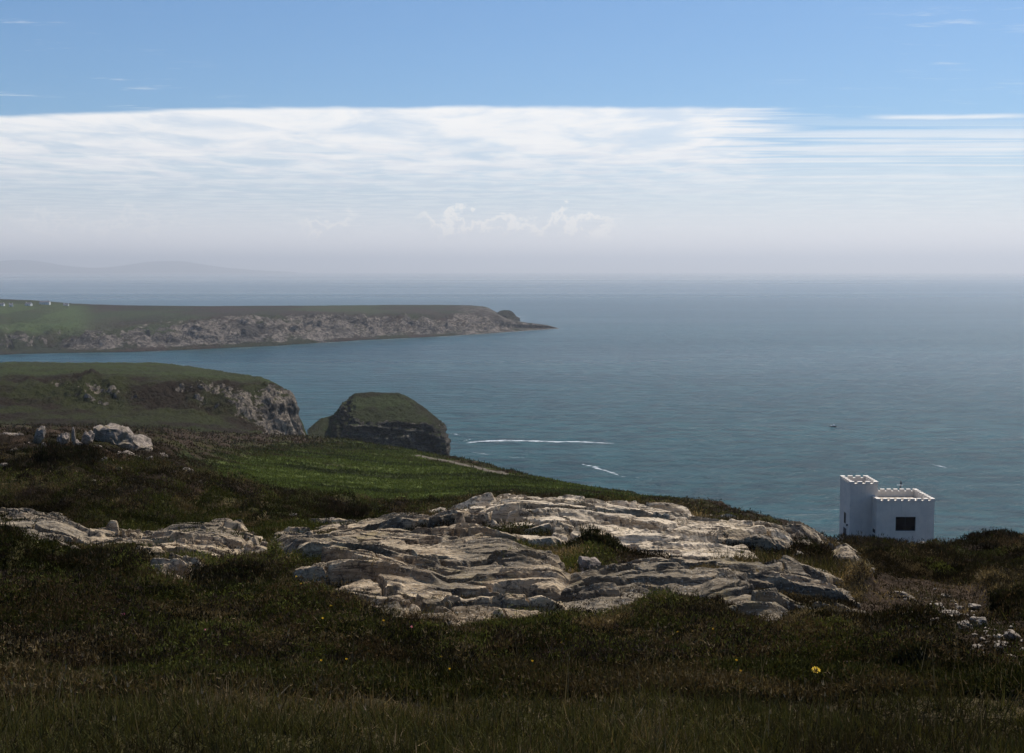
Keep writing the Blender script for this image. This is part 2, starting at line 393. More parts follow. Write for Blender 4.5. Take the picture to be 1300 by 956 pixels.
hk = near | (RR <= 6)
hk = (RR > 2) & (RR < 70) & (np.abs(AZ)[None] < .62)
HUM = np.zeros(RR.shape); HID = np.zeros(RR.shape)
hx_ = GX[hk] + .25 * n_s[hk]; hy_ = GY[hk] + .25 * n_m[hk]
f1, f2, idv = worley(hx_ / .62, hy_ / .62, 5); g1, g2, idw = worley(hx_ / 1.5 + 9, hy_ / 1.5, 6)
HUM[hk] = np.sqrt(np.clip(1 - (f1 / .75) ** 2, 0, 1)) * (.05 + .13 * idv) + np.sqrt(np.clip(1 - (g1 / .75) ** 2, 0, 1)) * (.02 + .26 * idw ** 2) * sstep(RR[hk], 7, 10)
HID[hk] = idv * .5 + idw * .5
A = 0.045 + .05 * sstep(RR, 5, 12)
Zg = Zb + n_s * A * (1 - .5 * trail)
Zg += np.maximum(n_m, -.4) * (.20 * sstep(RR, 6, 14) * (1 - .8 * trail) + .25 * sstep(RR, 40, 90)) * (heath * .8 + .2)
Zg += np.abs(n_l) * 1.3 * sstep(RR, 45, 120) * (heath * .7 + .3) * (1 - .75 * sstep(GPX, 1020, 1060) * sstep(-GPX, -1230, -1200)) * (1 - .6 * sstep(RR, 300, 420))
rk_ = sstep(SD, -16, 2)
Zg += HUM * 1.45 * (.35 + .65 * sstep(RR, 6.5, 8.5)) * (1 - .9 * trail) * (1 - .85 * rk_) * (1 - .5 * (RR < 26))
Zg = np.where(SD > -25, Zg * (1 - rk_) + np.minimum(Zg, Zb + .02) * rk_, Zg)
PK = np.zeros(RR.shape); PK[near] = sstep(fbm(GX[near] * .55, GY[near] * 2.0, octv=4, seed=16), .24, .40)
Zg -= .34 * sstep(SD, -3, 6) * (1 - PK * 1.15)
# keep the rough lip of the cliff from growing
Zg += np.where(RR > EDGE * 1.03, n_l * 3, 0)
# colours of the ground cover
def c3(*c): return np.array(c)
gc = np.empty(RR.shape + (3,)); gc[:] = c3(.034, .025, .017)
zn = fbm(GX * .16 + 7, GY * .16, octv=5, seed=31, gain=.6)[..., None]; zn2 = fbm(GX * .55, GY * .55 + 5, octv=4, seed=37)[..., None]
gc = gc + sstep(zn, .05, .5) * (c3(.052, .050, .018) - gc)
gc = gc + sstep(zn2, .25, .7) * .7 * (c3(.085, .055, .035) - gc)
fr = sstep(RR, 70, 240)[..., None]
gc = gc + fr * .75 * (np.where(zn > .05, c3(.062, .058, .026), c3(.075, .052, .036)) - gc)
fz = fbm(GX * .05, GY * .14 + 3, octv=5, seed=41, gain=.62)[..., None]
green = c3(.100, .122, .032) + sstep(fz, .0, .5) * (c3(.045, .052, .020) - c3(.100, .122, .032))
gc = gc + sstep(FD + 24 * fz[..., 0], -9, 9)[..., None] * (green - gc)
gc = gc * .75
gc = gc + (trail * .85)[..., None] * (c3(.050, .034, .022) - gc)
frontg = sstep(GPY, 815, 850)[..., None] * (RR < 9)[..., None]
gc = gc + frontg * .6 * (c3(.06, .05, .025) - gc)
cl_ = sstep(RR / EDGE, 1.03, 1.06)[..., None]
gc = gc + cl_ * (c3(.12, .11, .10) - gc)
V = np.stack([GX, GY, Zg], -1).reshape(-1, 3)
keep = np.ones((len(LR) - 1, len(AZ) - 1), bool)
Fq = grid_faces(len(LR), len(AZ))[:, ::-1]
me = mesh_np('ground', V, Fq, M_GROUND, gc.reshape(-1, 3), smooth=True)
g_ob = link('ground', me); tag(g_ob, 'dark heather and grass hillside falling away to the cliff edge above the sea', 'ground', kind='structure')

def gq(x, y, arr):
    a = np.interp(np.arctan2(x, y), AZ, np.arange(len(AZ))); l = (np.log(np.maximum(np.hypot(x, y), .31)) - LR[0]) / (LR[1] - LR[0])
    i = np.clip(l.astype(int), 0, len(LR) - 2); j = np.clip(a.astype(int), 0, len(AZ) - 2); fi = l - i; fj = a - j
    if arr.ndim == 3: fi = fi[:, None]; fj = fj[:, None]
    return (arr[i, j] * (1 - fi) * (1 - fj) + arr[i + 1, j] * fi * (1 - fj) + arr[i, j + 1] * (1 - fi) * fj + arr[i + 1, j + 1] * fi * fj)
def ground_z(x, y): return float(gq(np.array([x]), np.array([y]), Zg)[0])

# ------------------------------------------------------------------ bare rock outcrops
def rock_height(x, y, sd, seed):
    """tilted slabs and ledges dipping away, cut by joints; metres above the ground sheet, and how open the joint is"""
    wx = fbm(x * .30, y * .45, octv=4, seed=seed); wy = fbm(x * .22 + 9, y * .4, octv=4, seed=seed + 1)
    v = y + .50 * np.minimum(x + .8, 0) + .10 * np.maximum(x, 0) + .22 * wy + .10 * fbm(x * 1.1, y * 1.7, octv=4, seed=seed + 3)
    def saw(t, e=.12):
        f = t - np.floor(t); return np.where(f < e, f / e, 1 - ((f - e) / (1 - e)) ** .8), np.floor(t)
    s1, i1 = saw(v / 1.15 + .2 * wx, .06); s2, i2 = saw(v / .40 + .4 * wx + .35 * fbm(x * .7, y * .9, octv=3, seed=seed + 2), .10); s3, i3 = saw(v / .14 + 1.2 * wx, .2)
    w1_ = sstep(vn(x * .55 + i1 * 7.3, i1 * 3.1, seed=seed + 21), -.25, .15); w2_ = sstep(vn(x * 1.1 + i2 * 5.7, i2 * 2.3, seed=seed + 22), .0, .25); w3_ = sstep(vn(x * 1.5 + i3 * 3.7, i3 * 1.3, seed=seed + 23), .0, .5)
    t1 = [np.zeros_like(x)]; t2 = [np.zeros_like(x)]
    jx = x + .10 * fbm(x * 2, y * 3, octv=3, seed=seed + 30); jv = v + .05 * fbm(x * 3, y * 4, octv=3, seed=seed + 31)
    f1, f2, idv = worley(jx * .52 + .15 * v, jv * 1.05, seed, t1)
    g1, g2, id2 = worley(jx * 1.25, jv * 2.9, seed + 4, t2)
    crack = 1 - sstep(f2 - f1, .0, .05); crack2 = 1 - sstep(g2 - g1, .0, .08)
    open2 = sstep(fbm(x * .5 + 3, y * .8, octv=3, seed=seed + 33), -.25, .3)
    dome = sstep(sd, -4, 30)
    h = .0 + .17 * dome + s1 * .10 * (.15 + w1_) + s2 * .070 * w2_ + s3 * .028 * w3_ + (idv - .5) * .12 + t1[0] * .20 + ((id2 - .5) * .05 + t2[0] * .09) * open2
    h += fbm(x * .45, y * .7, octv=5, seed=seed + 7) * .03 + fbm(x * 2.6, y * 5, octv=6, seed=seed + 8, gain=.62) * .022 + fbm(x * 14, y * 14, octv=3, seed=seed + 9) * .004
    h -= crack * .17 + crack2 * .07 * open2
    pk = sstep(fbm(x * .55, y * 2.0, octv=4, seed=seed + 11), .24, .40); h -= pk * .50
    h = np.where(sd < -2, h - (-2 - sd) * .05, h)
    h = np.where(h > .32, .32 + (h - .32) * .3, h)
    return h, np.maximum(crack, crack2 * open2 * .7)
ROCKS = {
 'west': ('pale flat rock shelf among dark heather at the left edge of the foreground', M_ROCK2),
 'shelf': ('pale rounded rock hump left of the big outcrop, with a notch of heather below', M_ROCK),
 'main': ('big lichened rock face in the middle foreground, sloping down to the grass', M_ROCK),
 'upper': ('long ledged rock back rising above the main face and running right to the skyline', M_ROCK_UP),
 'lower': ('low broad rock slab below the heather strip, right of the big rock face', M_ROCK2),
 'end': ('rounded rock hump at the right end of the ledged ridge, beside the white tower', M_ROCK2),
 'side': ('small tilted rock slab in heather below the rounded hump near the tower', M_ROCK2),
}
ROCK_OBS = []
gr_r = np.exp(np.arange(math.log(8.5), math.log(27), .00125))
for si, (k, poly) in enumerate(OUT.items()):
    xs = [p[0] for p in poly]; a0 = math.atan((min(xs) - 40 - 650) / F); a1 = math.atan((max(xs) + 60 - 650) / F)
    aa = np.arange(a0 * 1.03 - .01, a1 * 1.03 + .02, .0009)
    rr, az_ = np.meshgrid(gr_r, aa, indexing='ij'); x = rr * np.sin(az_); y = rr * np.cos(az_)
    zb = gq(x.ravel(), y.ravel(), Zb).reshape(x.shape)
    qx, qy = proj(x, y, zb)
    sd = poly_sd(qx, qy, poly) + 5.0 * fbm(x * 1.1, y * 2.0, octv=4, seed=70 + si)
    kp = sd > -14
    h = np.full(x.shape, -1.0); h[kp] = rock_height(x[kp], y[kp], sd[kp], 5)[0]
    zz = zb + h + (.12 * sstep(sd, 0, 10) if k in ('end', 'side') else -.10 * sstep(sd, 5, 40) if k in ('west', 'shelf') else 0)
    f = kp[:-1, :-1] & kp[1:, :-1] & kp[:-1, 1:] & kp[1:, 1:]
    V = np.stack([x, y, zz], -1).reshape(-1, 3); Fc = grid_faces(*x.shape, keep=f)[:, ::-1]
    V, Fc, _ = compact(V, Fc)
    lab, mt = ROCKS[k]
    o = link('rock_outcrop', mesh_np('rock_outcrop', V, Fc, mt, smooth=True)); tag(o, lab, 'rock outcrop')
    o.data.polygons.foreach_set('use_smooth', np.zeros(len(Fc), bool)); ROCK_OBS.append(o)
print('rocks', sum(len(o.data.polygons) for o in ROCK_OBS))

# ------------------------------------------------------------------ lofted land masses
def loft(cols, nu, nt_, smu=2, smt=2, wall=None):
    """cols: {px: [(py, r)|('z', z, r)...]}"""
    ks = sorted(cols); K = len(cols[ks[0]])
    P = np.zeros((len(ks), K, 3))
    for i, p in enumerate(ks):
        for j, q in enumerate(cols[p]):
            if q[0] == 'z':
                x, y, _ = at(p, 400, q[2]); P[i, j] = (x, y, q[1])
            else: P[i, j] = at(p, q[0], q[1])
    kk = np.linspace(ks[0], ks[-1], nu); T = np.linspace(0, K - 1, nt_)
    G = np.zeros((nt_, nu, 3))
    for c in range(3):
        A_ = np.array([np.interp(T, np.arange(K), P[i, :, c]) for i in range(len(ks))])   # ks x nt
        B_ = np.array([np.interp(kk, ks, A_[:, t]) for t in range(nt_)])
        G[:, :, c] = blur(B_, smt, smu)
    return G, T, kk
def normals(G):
    du = np.gradient(G, axis=1); dt = np.gradient(G, axis=0); n = np.cross(du, dt); n /= np.linalg.norm(n, axis=-1, keepdims=True) + 1e-9
    return n
def land(name, G, mat, attr, label):
    nt_, nu = G.shape[:2]
    me = mesh_np(name, G.reshape(-1, 3), grid_faces(nt_, nu), mat, attr.reshape(-1, 3), smooth=True)
    o = link(name, me); tag(o, label, 'headland', kind='structure'); return o

# left headland beyond the valley
HC = {}
def hcol(px, base, slope, cb, ct, pl, sky_, rs=(360, 430, 480, 500, 590, 720)):
    HC[px] = [('z', 20, rs[0] - 50), (base, rs[0]), (slope, rs[1]), (cb, rs[2]), (ct, rs[3]), (pl, rs[4]), (sky_, rs[5]), ('z', 30, rs[5] + 60), ('z', -8, rs[5] + 110)]
hcol(-350, 550, 532, 515, 490, 472, 459); hcol(0, 550, 532, 515, 488, 470, 459.5); hcol(60, 550, 530, 515, 487, 470, 460)
hcol(120, 550, 530, 517, 483, 470, 460); hcol(200, 550, 532, 520, 485, 472, 460.5); hcol(240, 550, 535, 524, 486, 474, 464)
hcol(262, 552, 538, 528, 487, 476, 468); hcol(300, 555, 542, 530, 488, 480, 474, (365, 430, 480, 505, 560, 620))
hcol(330, 560, 552, 548, 490, 483, 478.5, (370, 430, 490, 515, 550, 590))
hcol(350, 575, 570, 562, 497, 490, 486, (380, 440, 500, 518, 545, 575)); hcol(362, 590, 585, 572, 508, 500, 496, (390, 450, 505, 520, 540, 565))
hcol(374, 600, 590, 580, 525, 518, 514, (400, 460, 510, 522, 536, 555)); hcol(384, 610, 600, 590, 548, 541, 538, (410, 470, 515, 524, 534, 545))
hcol(394, 620, 612, 602, 572, 567, 565, (415, 475, 518, 526, 532, 540))
G, T, kk = loft(HC, 520, 420, 2, 2)
N = normals(G); x, y, z = G[..., 0], G[..., 1], G[..., 2]
band = sstep(T, 2.4, 3.0)[:, None] * (1 - sstep(T, 3.9, 4.5))[:, None]
nose = sstep(kk, 310, 345)[None] * (1 - sstep(T, 4.2, 5))[:, None]
patch = sstep(fbm(x * .03, y * .05, z * .03, octv=4, seed=51), .0, .45)
spots = np.exp(-((kk - 95) / 40) ** 2)[None] + .85 * np.exp(-((kk - 250) / 22) ** 2)[None] + .5 * np.exp(-((kk - 300) / 20) ** 2)[None]
ru = np.clip(band * (.40 + .8 * spots) * (.35 + .8 * patch) * 1.35 + nose, 0, 1)
d1 = fbm(x * .16, y * .10, z * .05, octv=6, seed=55, gain=.6); d2 = fbm(x * .06, y * .06, z * .06, octv=4, seed=57)
rid = 1 - np.abs(fbm(x * .22, y * .12, z * .08, octv=5, seed=59, gain=.6))
d3 = fbm(x * .5, y * .4, z * .4, octv=5, seed=58, gain=.65)
G = G + N * (d3 * .45 + d1 * (.8 + 2.3 * ru) + rid * ru * 1.8 + d2 * 1.0 * (1 - sstep(T, 4.8, 6.2))[:, None])[..., None]
at1 = np.zeros(G.shape); at1[..., 0] = .28 + .55 * ru; at1[..., 1] = sstep(T, 4.2, 4.8)[:, None] * .35
M_HEAD = mat_land('headland_turf', 1.0 / 2.2, (.042, .044, .012), (.030, .019, .010), (.33, .265, .20), (.08, .066, .055), .28, .46, 1.0)
land('headland', G, M_HEAD, at1, 'green-brown headland with broken rock faces and a cliff nose, left of the sea stack')

# grass-capped stack in the middle distance
sk = [(390,547),(395,541),(407,531.5),(419,529),(426,525),(431,517),(437,514),(443,505.5),(451,499.5),(465,498.2),(481,498),(505,499),(520,505),(541,519),(556,532),(564,543),(566,553),(568.5,568),(573,590)]
SC = {}
for px, s in sk:
    k = 1 if px > 440 else .0
    rim = max(s + 5, np.interp(px, [390, 430, 446, 470, 500, 540, 564, 573], [556, 560, 530, 538, 533, 536, 547, 592]))
    r0 = 600 if px > 425 else 625
    SC[px] = [('z', -8, r0 - 14), (max(rim + 60, 610), r0 - 8), (max(rim + 36, 583), r0 - 4), (rim + 2, r0), (rim - 1, r0 + 6), ((rim + s) / 2, r0 + 22), (s + 1.0, r0 + 40), (s, r0 + 52), (s + 8, r0 + 75), ('z', -8, r0 + 95)]
G, T, kk = loft(SC, 300, 330, 3, 3)
N = normals(G); x, y, z = G[..., 0], G[..., 1], G[..., 2]
face = (1 - sstep(T, 3.2, 4.0))[:, None] * np.ones_like(x)
lbr = (np.exp(-((kk - 438) / 9) ** 2))[None] * (1 - sstep(T, 6.2, 7))[:, None]
rbr = sstep(kk, 548, 562)[None] * (1 - sstep(T, 5, 6.3))[:, None]
ru = np.clip(face * sstep(kk, 438, 450)[None] + lbr + rbr * .8, 0, 1)
led = np.sin(z * 1.1 + x * .12 + 2.2 * fbm(x * .05, y * .05, z * .1, octv=3, seed=61))
d = fbm(x * .12, y * .12, z * .22, octv=6, seed=63, gain=.6)
dd_ = fbm(x * .35, y * .35, z * .5, octv=5, seed=65, gain=.65)
G = G + N * ((dd_ * (.55 + .7 * ru) + d * (.9 + 2.2 * ru) + led * ru * 1.1) * (1 - .45 * sstep(T, 5.5, 7))[:, None])[..., None]
at1 = np.zeros(G.shape); at1[..., 0] = .30 + .60 * ru; at1[..., 1] = .12 + .3 * sstep(fbm(x * .08, y * .08, octv=4, seed=66), -.1, .5)
M_STACK = mat_land('stack_turf', 1.0 / 2.4, (.033, .034, .012), (.031, .023, .013), (.26, .22, .17), (.04, .036, .034), .25, .45, 1.0, (1, 1, 3))
o = land('sea_stack', G, M_STACK, at1, 'grass-capped dome of rock with dark ledges beneath, standing before the open sea')
o['category'] = 'sea stack'

# far headland across the bay
FC = {}
def fcol(px, sh, ct, mid, sky_, k=1.0):
    r = sea_r(px, sh)
    FC[px] = [('z', -6, r - 8), ('z', 1.5, r), (sh - (sh - ct) * .5, r + 28), (ct, r + 60 * k + 14), (mid, r + 250 * k + 20), (sky_ + 1.2, r + 560 * k + 30), (sky_, r + 720 * k + 36), ('z', min(25, float(at(px, sky_, r + 720 * k + 36)[2]) - 3), r + 900 * k + 70), ('z', -6, r + 1000 * k + 90)]
fcol(-500, 455, 436, 405, 379); fcol(-60, 451, 434, 402, 379); fcol(0, 450.5, 433, 402, 379.5); fcol(12, 450, 440, 404, 380, 1); fcol(24, 449, 428, 402, 380.5)
fcol(40, 449, 438, 404, 381); fcol(60, 448.5, 433, 404, 382.5); fcol(90, 448, 432, 405, 385)
fcol(120, 447.5, 435, 408, 386.5); fcol(160, 447, 431, 405, 387.5); fcol(200, 445.5, 424, 402, 388); fcol(260, 443, 418, 400, 388.5); fcol(300, 441, 416, 398, 388.3)
fcol(350, 439, 408, 397, 388); fcol(362, 438, 412, 396, 388); fcol(400, 435.5, 406, 396, 388); fcol(440, 433, 405, 396, 387.5); fcol(462, 431.5, 410, 397, 387.3)
fcol(500, 430, 409, 396, 387); fcol(560, 427, 411, 396, 387); fcol(600, 424.5, 408, 395, 387.6, .8); fcol(618, 423.5, 407, 396, 389.5, .6); fcol(630, 422.5, 409, 400, 396, .35)
fcol(642, 421.5, 411, 405, 403.5, .22); fcol(660, 420.5, 412.5, 409, 408, .15); fcol(672, 419.5, 412, 410.5, 410, .12); fcol(684, 418.8, 413, 411.4, 411.2, .1); fcol(694, 418.2, 413.6, 412.6, 412.4, .08); fcol(702, 417.6, 415.2, 414.8, 414.6, .05); fcol(710, 417.2, 416.9, 416.8, 416.7, .03)
G, T, kk = loft(FC, 900, 360, 1.5, 2)
N = normals(G); x, y, z = G[..., 0], G[..., 1], G[..., 2]
face = sstep(T, 1.0, 1.5)[:, None] * (1 - sstep(T, 3.0, 4.0))[:, None] * np.ones_like(x)
fall = (1 - sstep(kk, 640, 700))[None] * .75 + .25
gu = fbm(x * .012, y * .008, z * 0, octv=5, seed=71, gain=.6); d = fbm(x * .045, y * .045, z * .07, octv=6, seed=73, gain=.62)
cove = np.minimum(fbm(x * .010 + 3, y * .004, z * 0, octv=3, seed=75) + .15, 0) * 1.0
lift = sstep(T, 1.2, 2.2)[:, None]
rg_ = 1 - 2 * np.abs(fbm(x * .016 + 5, y * .010, z * .006, octv=5, seed=79, gain=.6))
G = G + N * (((d * 6 + gu * 10 + rg_ * 9) * face * lift + d * .5 * (1 - face)) * fall * sstep(z, .5, 10))[..., None]
G[..., 1] += -cove * 60 * face * lift * fall
green = sstep(-(kk - 118), -10, 40)[None] * sstep(T, 3.0, 3.5)[:, None] * (1 - sstep(T, 4.85, 5.2))[:, None]
green = green * (.45 + .55 * sstep(fbm(x * .006, y * .003, octv=3, seed=77), -.15, .05))
gv = fbm(x * .02, y * .02, z * .05, octv=5, seed=83, gain=.65)
gl = fbm(x * .006, y * .004, octv=4, seed=85)
rr_ = .22 - .22 * (1 - sstep(kk, 60, 260))[None] + .55 * gv + .45 * face + .35 * gl * (T[:, None] < 3.9) * sstep(kk, 20, 150)[None] + .25 * face + .55 * sstep(kk, 560, 610)[None] + .22 * sstep(kk, 200, 380)[None] * (1 - sstep(T, 3.6, 4.6))[:, None]
at1 = np.zeros(G.shape); at1[..., 0] = np.clip(rr_, 0, 1); at1[..., 1] = np.clip(green * .9 + .35 * sstep(fbm(x * .005, y * .0025, octv=4, seed=87), .0, .5) * (T[:, None] > 2.6), 0, 1)
at1[..., 0] = np.clip(at1[..., 0] + .55 * np.exp(-((kk - 395) / 35) ** 2)[None] * sstep(T, 2.4, 2.8)[:, None] * (1 - sstep(T, 3.5, 3.9))[:, None] + .4 * sstep(kk, 560, 590)[None] * (1 - sstep(T, 5.0, 6.0))[:, None], 0, 1)
M_FAR = mat_land('far_headland_turf', 1.0 / 9, (.040, .044, .020), (.058, .038, .028), (.32, .26, .21), (.05, .044, .042), .26, .46, 1.0, (1, 1, 1.4))
far_ob = land('far_headland', G, M_FAR, at1, 'low rocky headland stretching across the bay from the left, with fields on top')
far_bvh = BVHTree.FromPolygons([tuple(v) for v in G.reshape(-1, 3)], grid_faces(*G.shape[:2]).tolist())

# dark stack at the tip of the far headland
S2 = {}
for px, s in [(628,401),(631,396),(635,393.5),(641,392.8),(647,393.5),(652,397),(656,402),(660,405)]:
    S2[px] = [('z', -5, 2480), (s * .25 + 404.5 * .75, 2500), (s + 1, 2515), (s, 2530), (s + 2, 2560), ('z', -5, 2600)]
G, T, kk = loft(S2, 70, 70, 1, 1); N = normals(G)
G = G + N * (fbm(G[..., 0] * .06, G[..., 1] * .06, G[..., 2] * .06, octv=5, seed=81) * 3)[..., None]
at1 = np.zeros(G.shape); at1[..., 0] = .6
o = land('sea_stack', G, mat_land('dark_stack', 1 / 9, (.04, .04, .025), (.04, .035, .025), (.10, .09, .085), (.05, .045, .045), .4, .6), at1, 'small dark stack at the far tip of the distant headland'); o['category'] = 'sea stack'

# faint hills beyond the bay
HL = {}
for px, t in [(-400,336),(-200,326),(-120,330),(-60,327),(-20,322),(0,323),(20,320),(40,321),(62,325),(85,331),(120,336),(150,332),(175,325),(195,323),(215,322),(240,323),(262,329),(300,337),(340,343),(380,346)]:
    HL[px] = [('z', -5, 43500), ((t + 343) / 2, 44300), (t + 8, 45500), ('z', -5, 48000)]
G, T, kk = loft(HL, 160, 40, 2, 3); at1 = np.zeros(G.shape)
M_HILL = mat_plain('far_hill', (.05, .06, .05), .95, .1, .2, .0005)
o = land('distant_hills', G, M_HILL, at1, 'very faint blue hills on the horizon at far left'); o['category'] = 'hills'

# ------------------------------------------------------------------ sea
def mat_sea():
    m, n, b = new_mat('sea_water')
    tc = n.node('ShaderNodeTexCoord'); o = tc.outputs['Object']
    d = n.node('ShaderNodeVectorMath', operation='LENGTH'); n.put(d.inputs[0], o); dist = d.outputs['Value']
    big = n.noise(n.vmul(o, (.35, 1, 1)), .0032, 5, .6, .3); band = n.noise(n.vmul(o, (.12, 1, 1)), .00035, 5, .62, .2)
    w1 = n.noise(n.vmul(o, (.45, 1, 1)), .085, 6, .62, .4)
    w2 = n.noise(n.vmul(o, (.55, 1, 1)), .42, 4, .62, .3)
    w0 = n.noise(n.vmul(o, (.30, 1, 1)), .020, 4, .6, .5)
    c = n.mix(n.ss(big, .38, .62), (.006, .044, .050), (.012, .066, .072))
    c = n.mix(n.ss(w1, .42, .60, .0, .9), c, (.003, .022, .030))
    c = n.mix(n.ss(w0, .45, .66, .0, .5), c, (.020, .070, .080))
    n.put(b.inputs['Base Color'], c)
    b.inputs['IOR'].default_value = 1.333; b.inputs['Specular IOR Level'].default_value = .34
    n.put(b.inputs['Roughness'], n.m('ADD', n.ss(dist, 300, 9000, .27, .20), n.m('MULTIPLY', n.ss(band, .40, .6), .08)))
    n.put(b.inputs['Specular IOR Level'], n.m('ADD', n.ss(dist, 1500, 7000, .34, 1.0), n.m('MULTIPLY', n.ss(band, .42, .58, -.1, .22), n.ss(dist, 2500, 9000))))
    hgt = n.m('ADD', n.m('MULTIPLY', w1, 2.6), n.m('ADD', n.m('MULTIPLY', w2, .42), n.m('MULTIPLY', w0, 2.4)))
    n.put(b.inputs['Normal'], bump(n, hgt, n.ss(dist, 900, 24000, 1.0, .03), 1.8))
    # steep little waves hide part of each other, so a near rough sea mirrors less than flat water would
    dif = n.node('ShaderNodeBsdfDiffuse'); n.l.new(b.inputs['Normal'].links[0].from_socket, dif.inputs['Normal'])
    ms = n.node('ShaderNodeMixShader'); n.l.new(n.ss(dist, 550, 1900, .5, .0), ms.inputs[0]); n.l.new(b.outputs[0], ms.inputs[1]); n.l.new(dif.outputs[0], ms.inputs[2])
    n.l.new(ms.outputs[0], m.node_tree.nodes['Material Output'].inputs['Surface'])
    # scattered whitecaps, part of the water's own colour
    wc = n.m('MULTIPLY', n.ss(n.noise(n.vmul(o, (.28, 1, 1)), .16, 4, .65, .6), .70, .74), n.ss(big, .48, .60))
    cc = n.mix(n.m('MULTIPLY', wc, .7), c, (.62, .66, .68)); n.put(dif.inputs['Color'], cc); n.put(b.inputs['Base Color'], cc)
    return m
rr = np.concatenate([[0], np.geomspace(60, 58000, 60)]); aa = np.linspace(0, 2 * math.pi, 181)
x = rr[:, None] * np.sin(aa); y = rr[:, None] * np.cos(aa)
me = mesh_np('sea', np.stack([x, y, np.zeros_like(x)], -1), grid_faces(len(rr), len(aa))[:, ::-1], mat_sea())
me.validate()
o = link('sea', me); tag(o, 'open blue-green sea with light swell and whitecaps', 'sea', kind='structure')

# foam: strands of broken water floating on the sea
mfoam, n, b = new_mat('foam')
tc = n.node('ShaderNodeTexCoord'); fo = n.noise(n.vmul(tc.outputs['Object'], (.4, 1, 1)), .35, 6, .7, .6)
b.inputs['Base Color'].default_value = (.72, .75, .76, 1); b.inputs['Roughness'].default_value = .8
fa = n.node('ShaderNodeAttribute', attribute_name='Col')
n.put(b.inputs['Alpha'], n.ss(n.m('ADD', fo, n.m('MULTIPLY', n.m('SUBTRACT', n.sep(fa.outputs[0])[0], 1), .42)), .47, .67, 0, .75))
def sea_xy(px, py):
    r = sea_r(px, py); x, y, _ = at(px, py, r); return np.array([x, y])
FV, FF, FCc = [], [], []; nv = 0
def strand(pts, wid, dens=1.0):
    global nv
    P2 = np.array([sea_xy(*p) for p in pts]); seg_ = np.r_[0, np.cumsum(np.linalg.norm(np.diff(P2, axis=0), axis=1))]
    L = seg_[-1]; ns = max(int(L / (wid * .35)), 12); t = np.linspace(0, L, ns)
    c = np.stack([np.interp(t, seg_, P2[:, 0]), np.interp(t, seg_, P2[:, 1])], 1)
    tg = np.gradient(c, axis=0); tg /= np.linalg.norm(tg, axis=1, keepdims=True); nn = np.stack([-tg[:, 1], tg[:, 0]], 1)
    c = c + nn * (fbm(t / (wid * 4), t * 0 + nv, octv=3, seed=91) * wid * .5)[:, None]
    wv = wid * (.35 + .65 * np.abs(fbm(t / (wid * 2.5), t * 0 + nv, octv=3, seed=93))) * np.minimum(1, np.minimum(t, L - t) / (wid * 2) + .1)
    K = 7
    for k in range(K):
        s = k / (K - 1) * 2 - 1
        q = c + nn * (wv * s)[:, None]; FV.append(np.c_[q, np.full(ns, .06)]); dd = (1 - s * s) * dens; FCc.append(np.repeat(np.full((ns, 1), dd), 3, 1))
    i = np.arange(K * ns).reshape(K, ns) + nv
    FF.append(np.stack([i[:-1, :-1], i[:-1, 1:], i[1:, 1:], i[1:, :-1]], -1).reshape(-1, 4)); nv += K * ns
strand([(590,562),(612,560),(640,560.5),(700,561),(740,562),(778,564)], 9, 1.35); strand([(590,560),(602,557)], 7, 1.2)
strand([(592,561),(612,560)], 8, 1.3); strand([(600,574),(622,577)], 5, 1.2); strand([(632,580),(672,582.5)], 4, .95)
strand([(738,589),(756,595),(776,601),(784,604)], 5, 1.25); strand([(780,604),(812,606)], 5, 1.05); strand([(832,567),(850,565)], 7, .8); strand([(850,564),(900,562)], 4, .6)
strand([(1055,571),(1078,574)], 5, 1.1); strand([(1098,576),(1112,579)], 4, 1.0); strand([(1184,588),(1202,594)], 5, 1.2); strand([(1205,592),(1222,591)], 3, .9)
strand([(1040,462),(1062,474),(1095,484),(1125,488)], 16, .8); strand([(1110,478),(1128,490),(1150,500)], 12, .62); strand([(1190,527),(1212,529)], 5, .9)
strand([(955,438),(1010,443)], 20, .5); strand([(568,550),(584,552)], 5, 1.1)
for a_, b_ in [((60,449.5),(75,449)),((95,449),(112,448.8)),((128,448),(140,448)),((185,446.5),(215,445.5)),((235,445),(262,443.8)),((290,442.5),(330,441)),((345,440),(372,438.5)),((395,436.8),(460,432.8)),((480,431.5),(520,429.6)),((545,428.5),(590,425.8)),((600,425),(650,421.8)),((650,421.5),(706,417.8)),((706,418),(716,418))]:
    strand([a_, b_], 7, 1.15)
strand([(652,403),(662,402),(674,402.5)], 22, 1.3); strand([(704,417.5),(722,416.5)], 20, 1.2)
me = mesh_np('foam', np.concatenate(FV), np.concatenate(FF), mfoam, np.concatenate(FCc)); o = link('foam', me)
tag(o, 'white foam strands drifting on the sea and breaking along the far shore', 'foam', kind='stuff')

# ------------------------------------------------------------------ haze
box = np.array([(sx * 61000, sy * 61000, z) for z in (-12, 760) for sx, sy in ((-1, -1), (1, -1), (1, 1), (-1, 1))], float)
bf = np.array([(0, 3, 2, 1), (4, 5, 6, 7), (0, 1, 5, 4), (1, 2, 6, 5), (2, 3, 7, 6), (3, 0, 4, 7)])
mh = bpy.data.materials.new('haze'); mh.use_nodes = True; mh.node_tree.nodes.clear(); n = NT(mh.node_tree)
pv = n.node('ShaderNodeVolumePrincipled'); pv.inputs['Color'].default_value = (.97, .98, 1.0, 1); pv.inputs['Density'].default_value = 6.2e-5; pv.inputs['Anisotropy'].default_value = .35
mo = n.node('ShaderNodeOutputMaterial'); n.l.new(pv.outputs[0], mo.inputs['Volume'])
HAZE = True
if HAZE:
    o = link('haze', mesh_np('haze', box, bf, mh)); tag(o, 'thin pale sea haze over the bay', 'haze', kind='stuff')

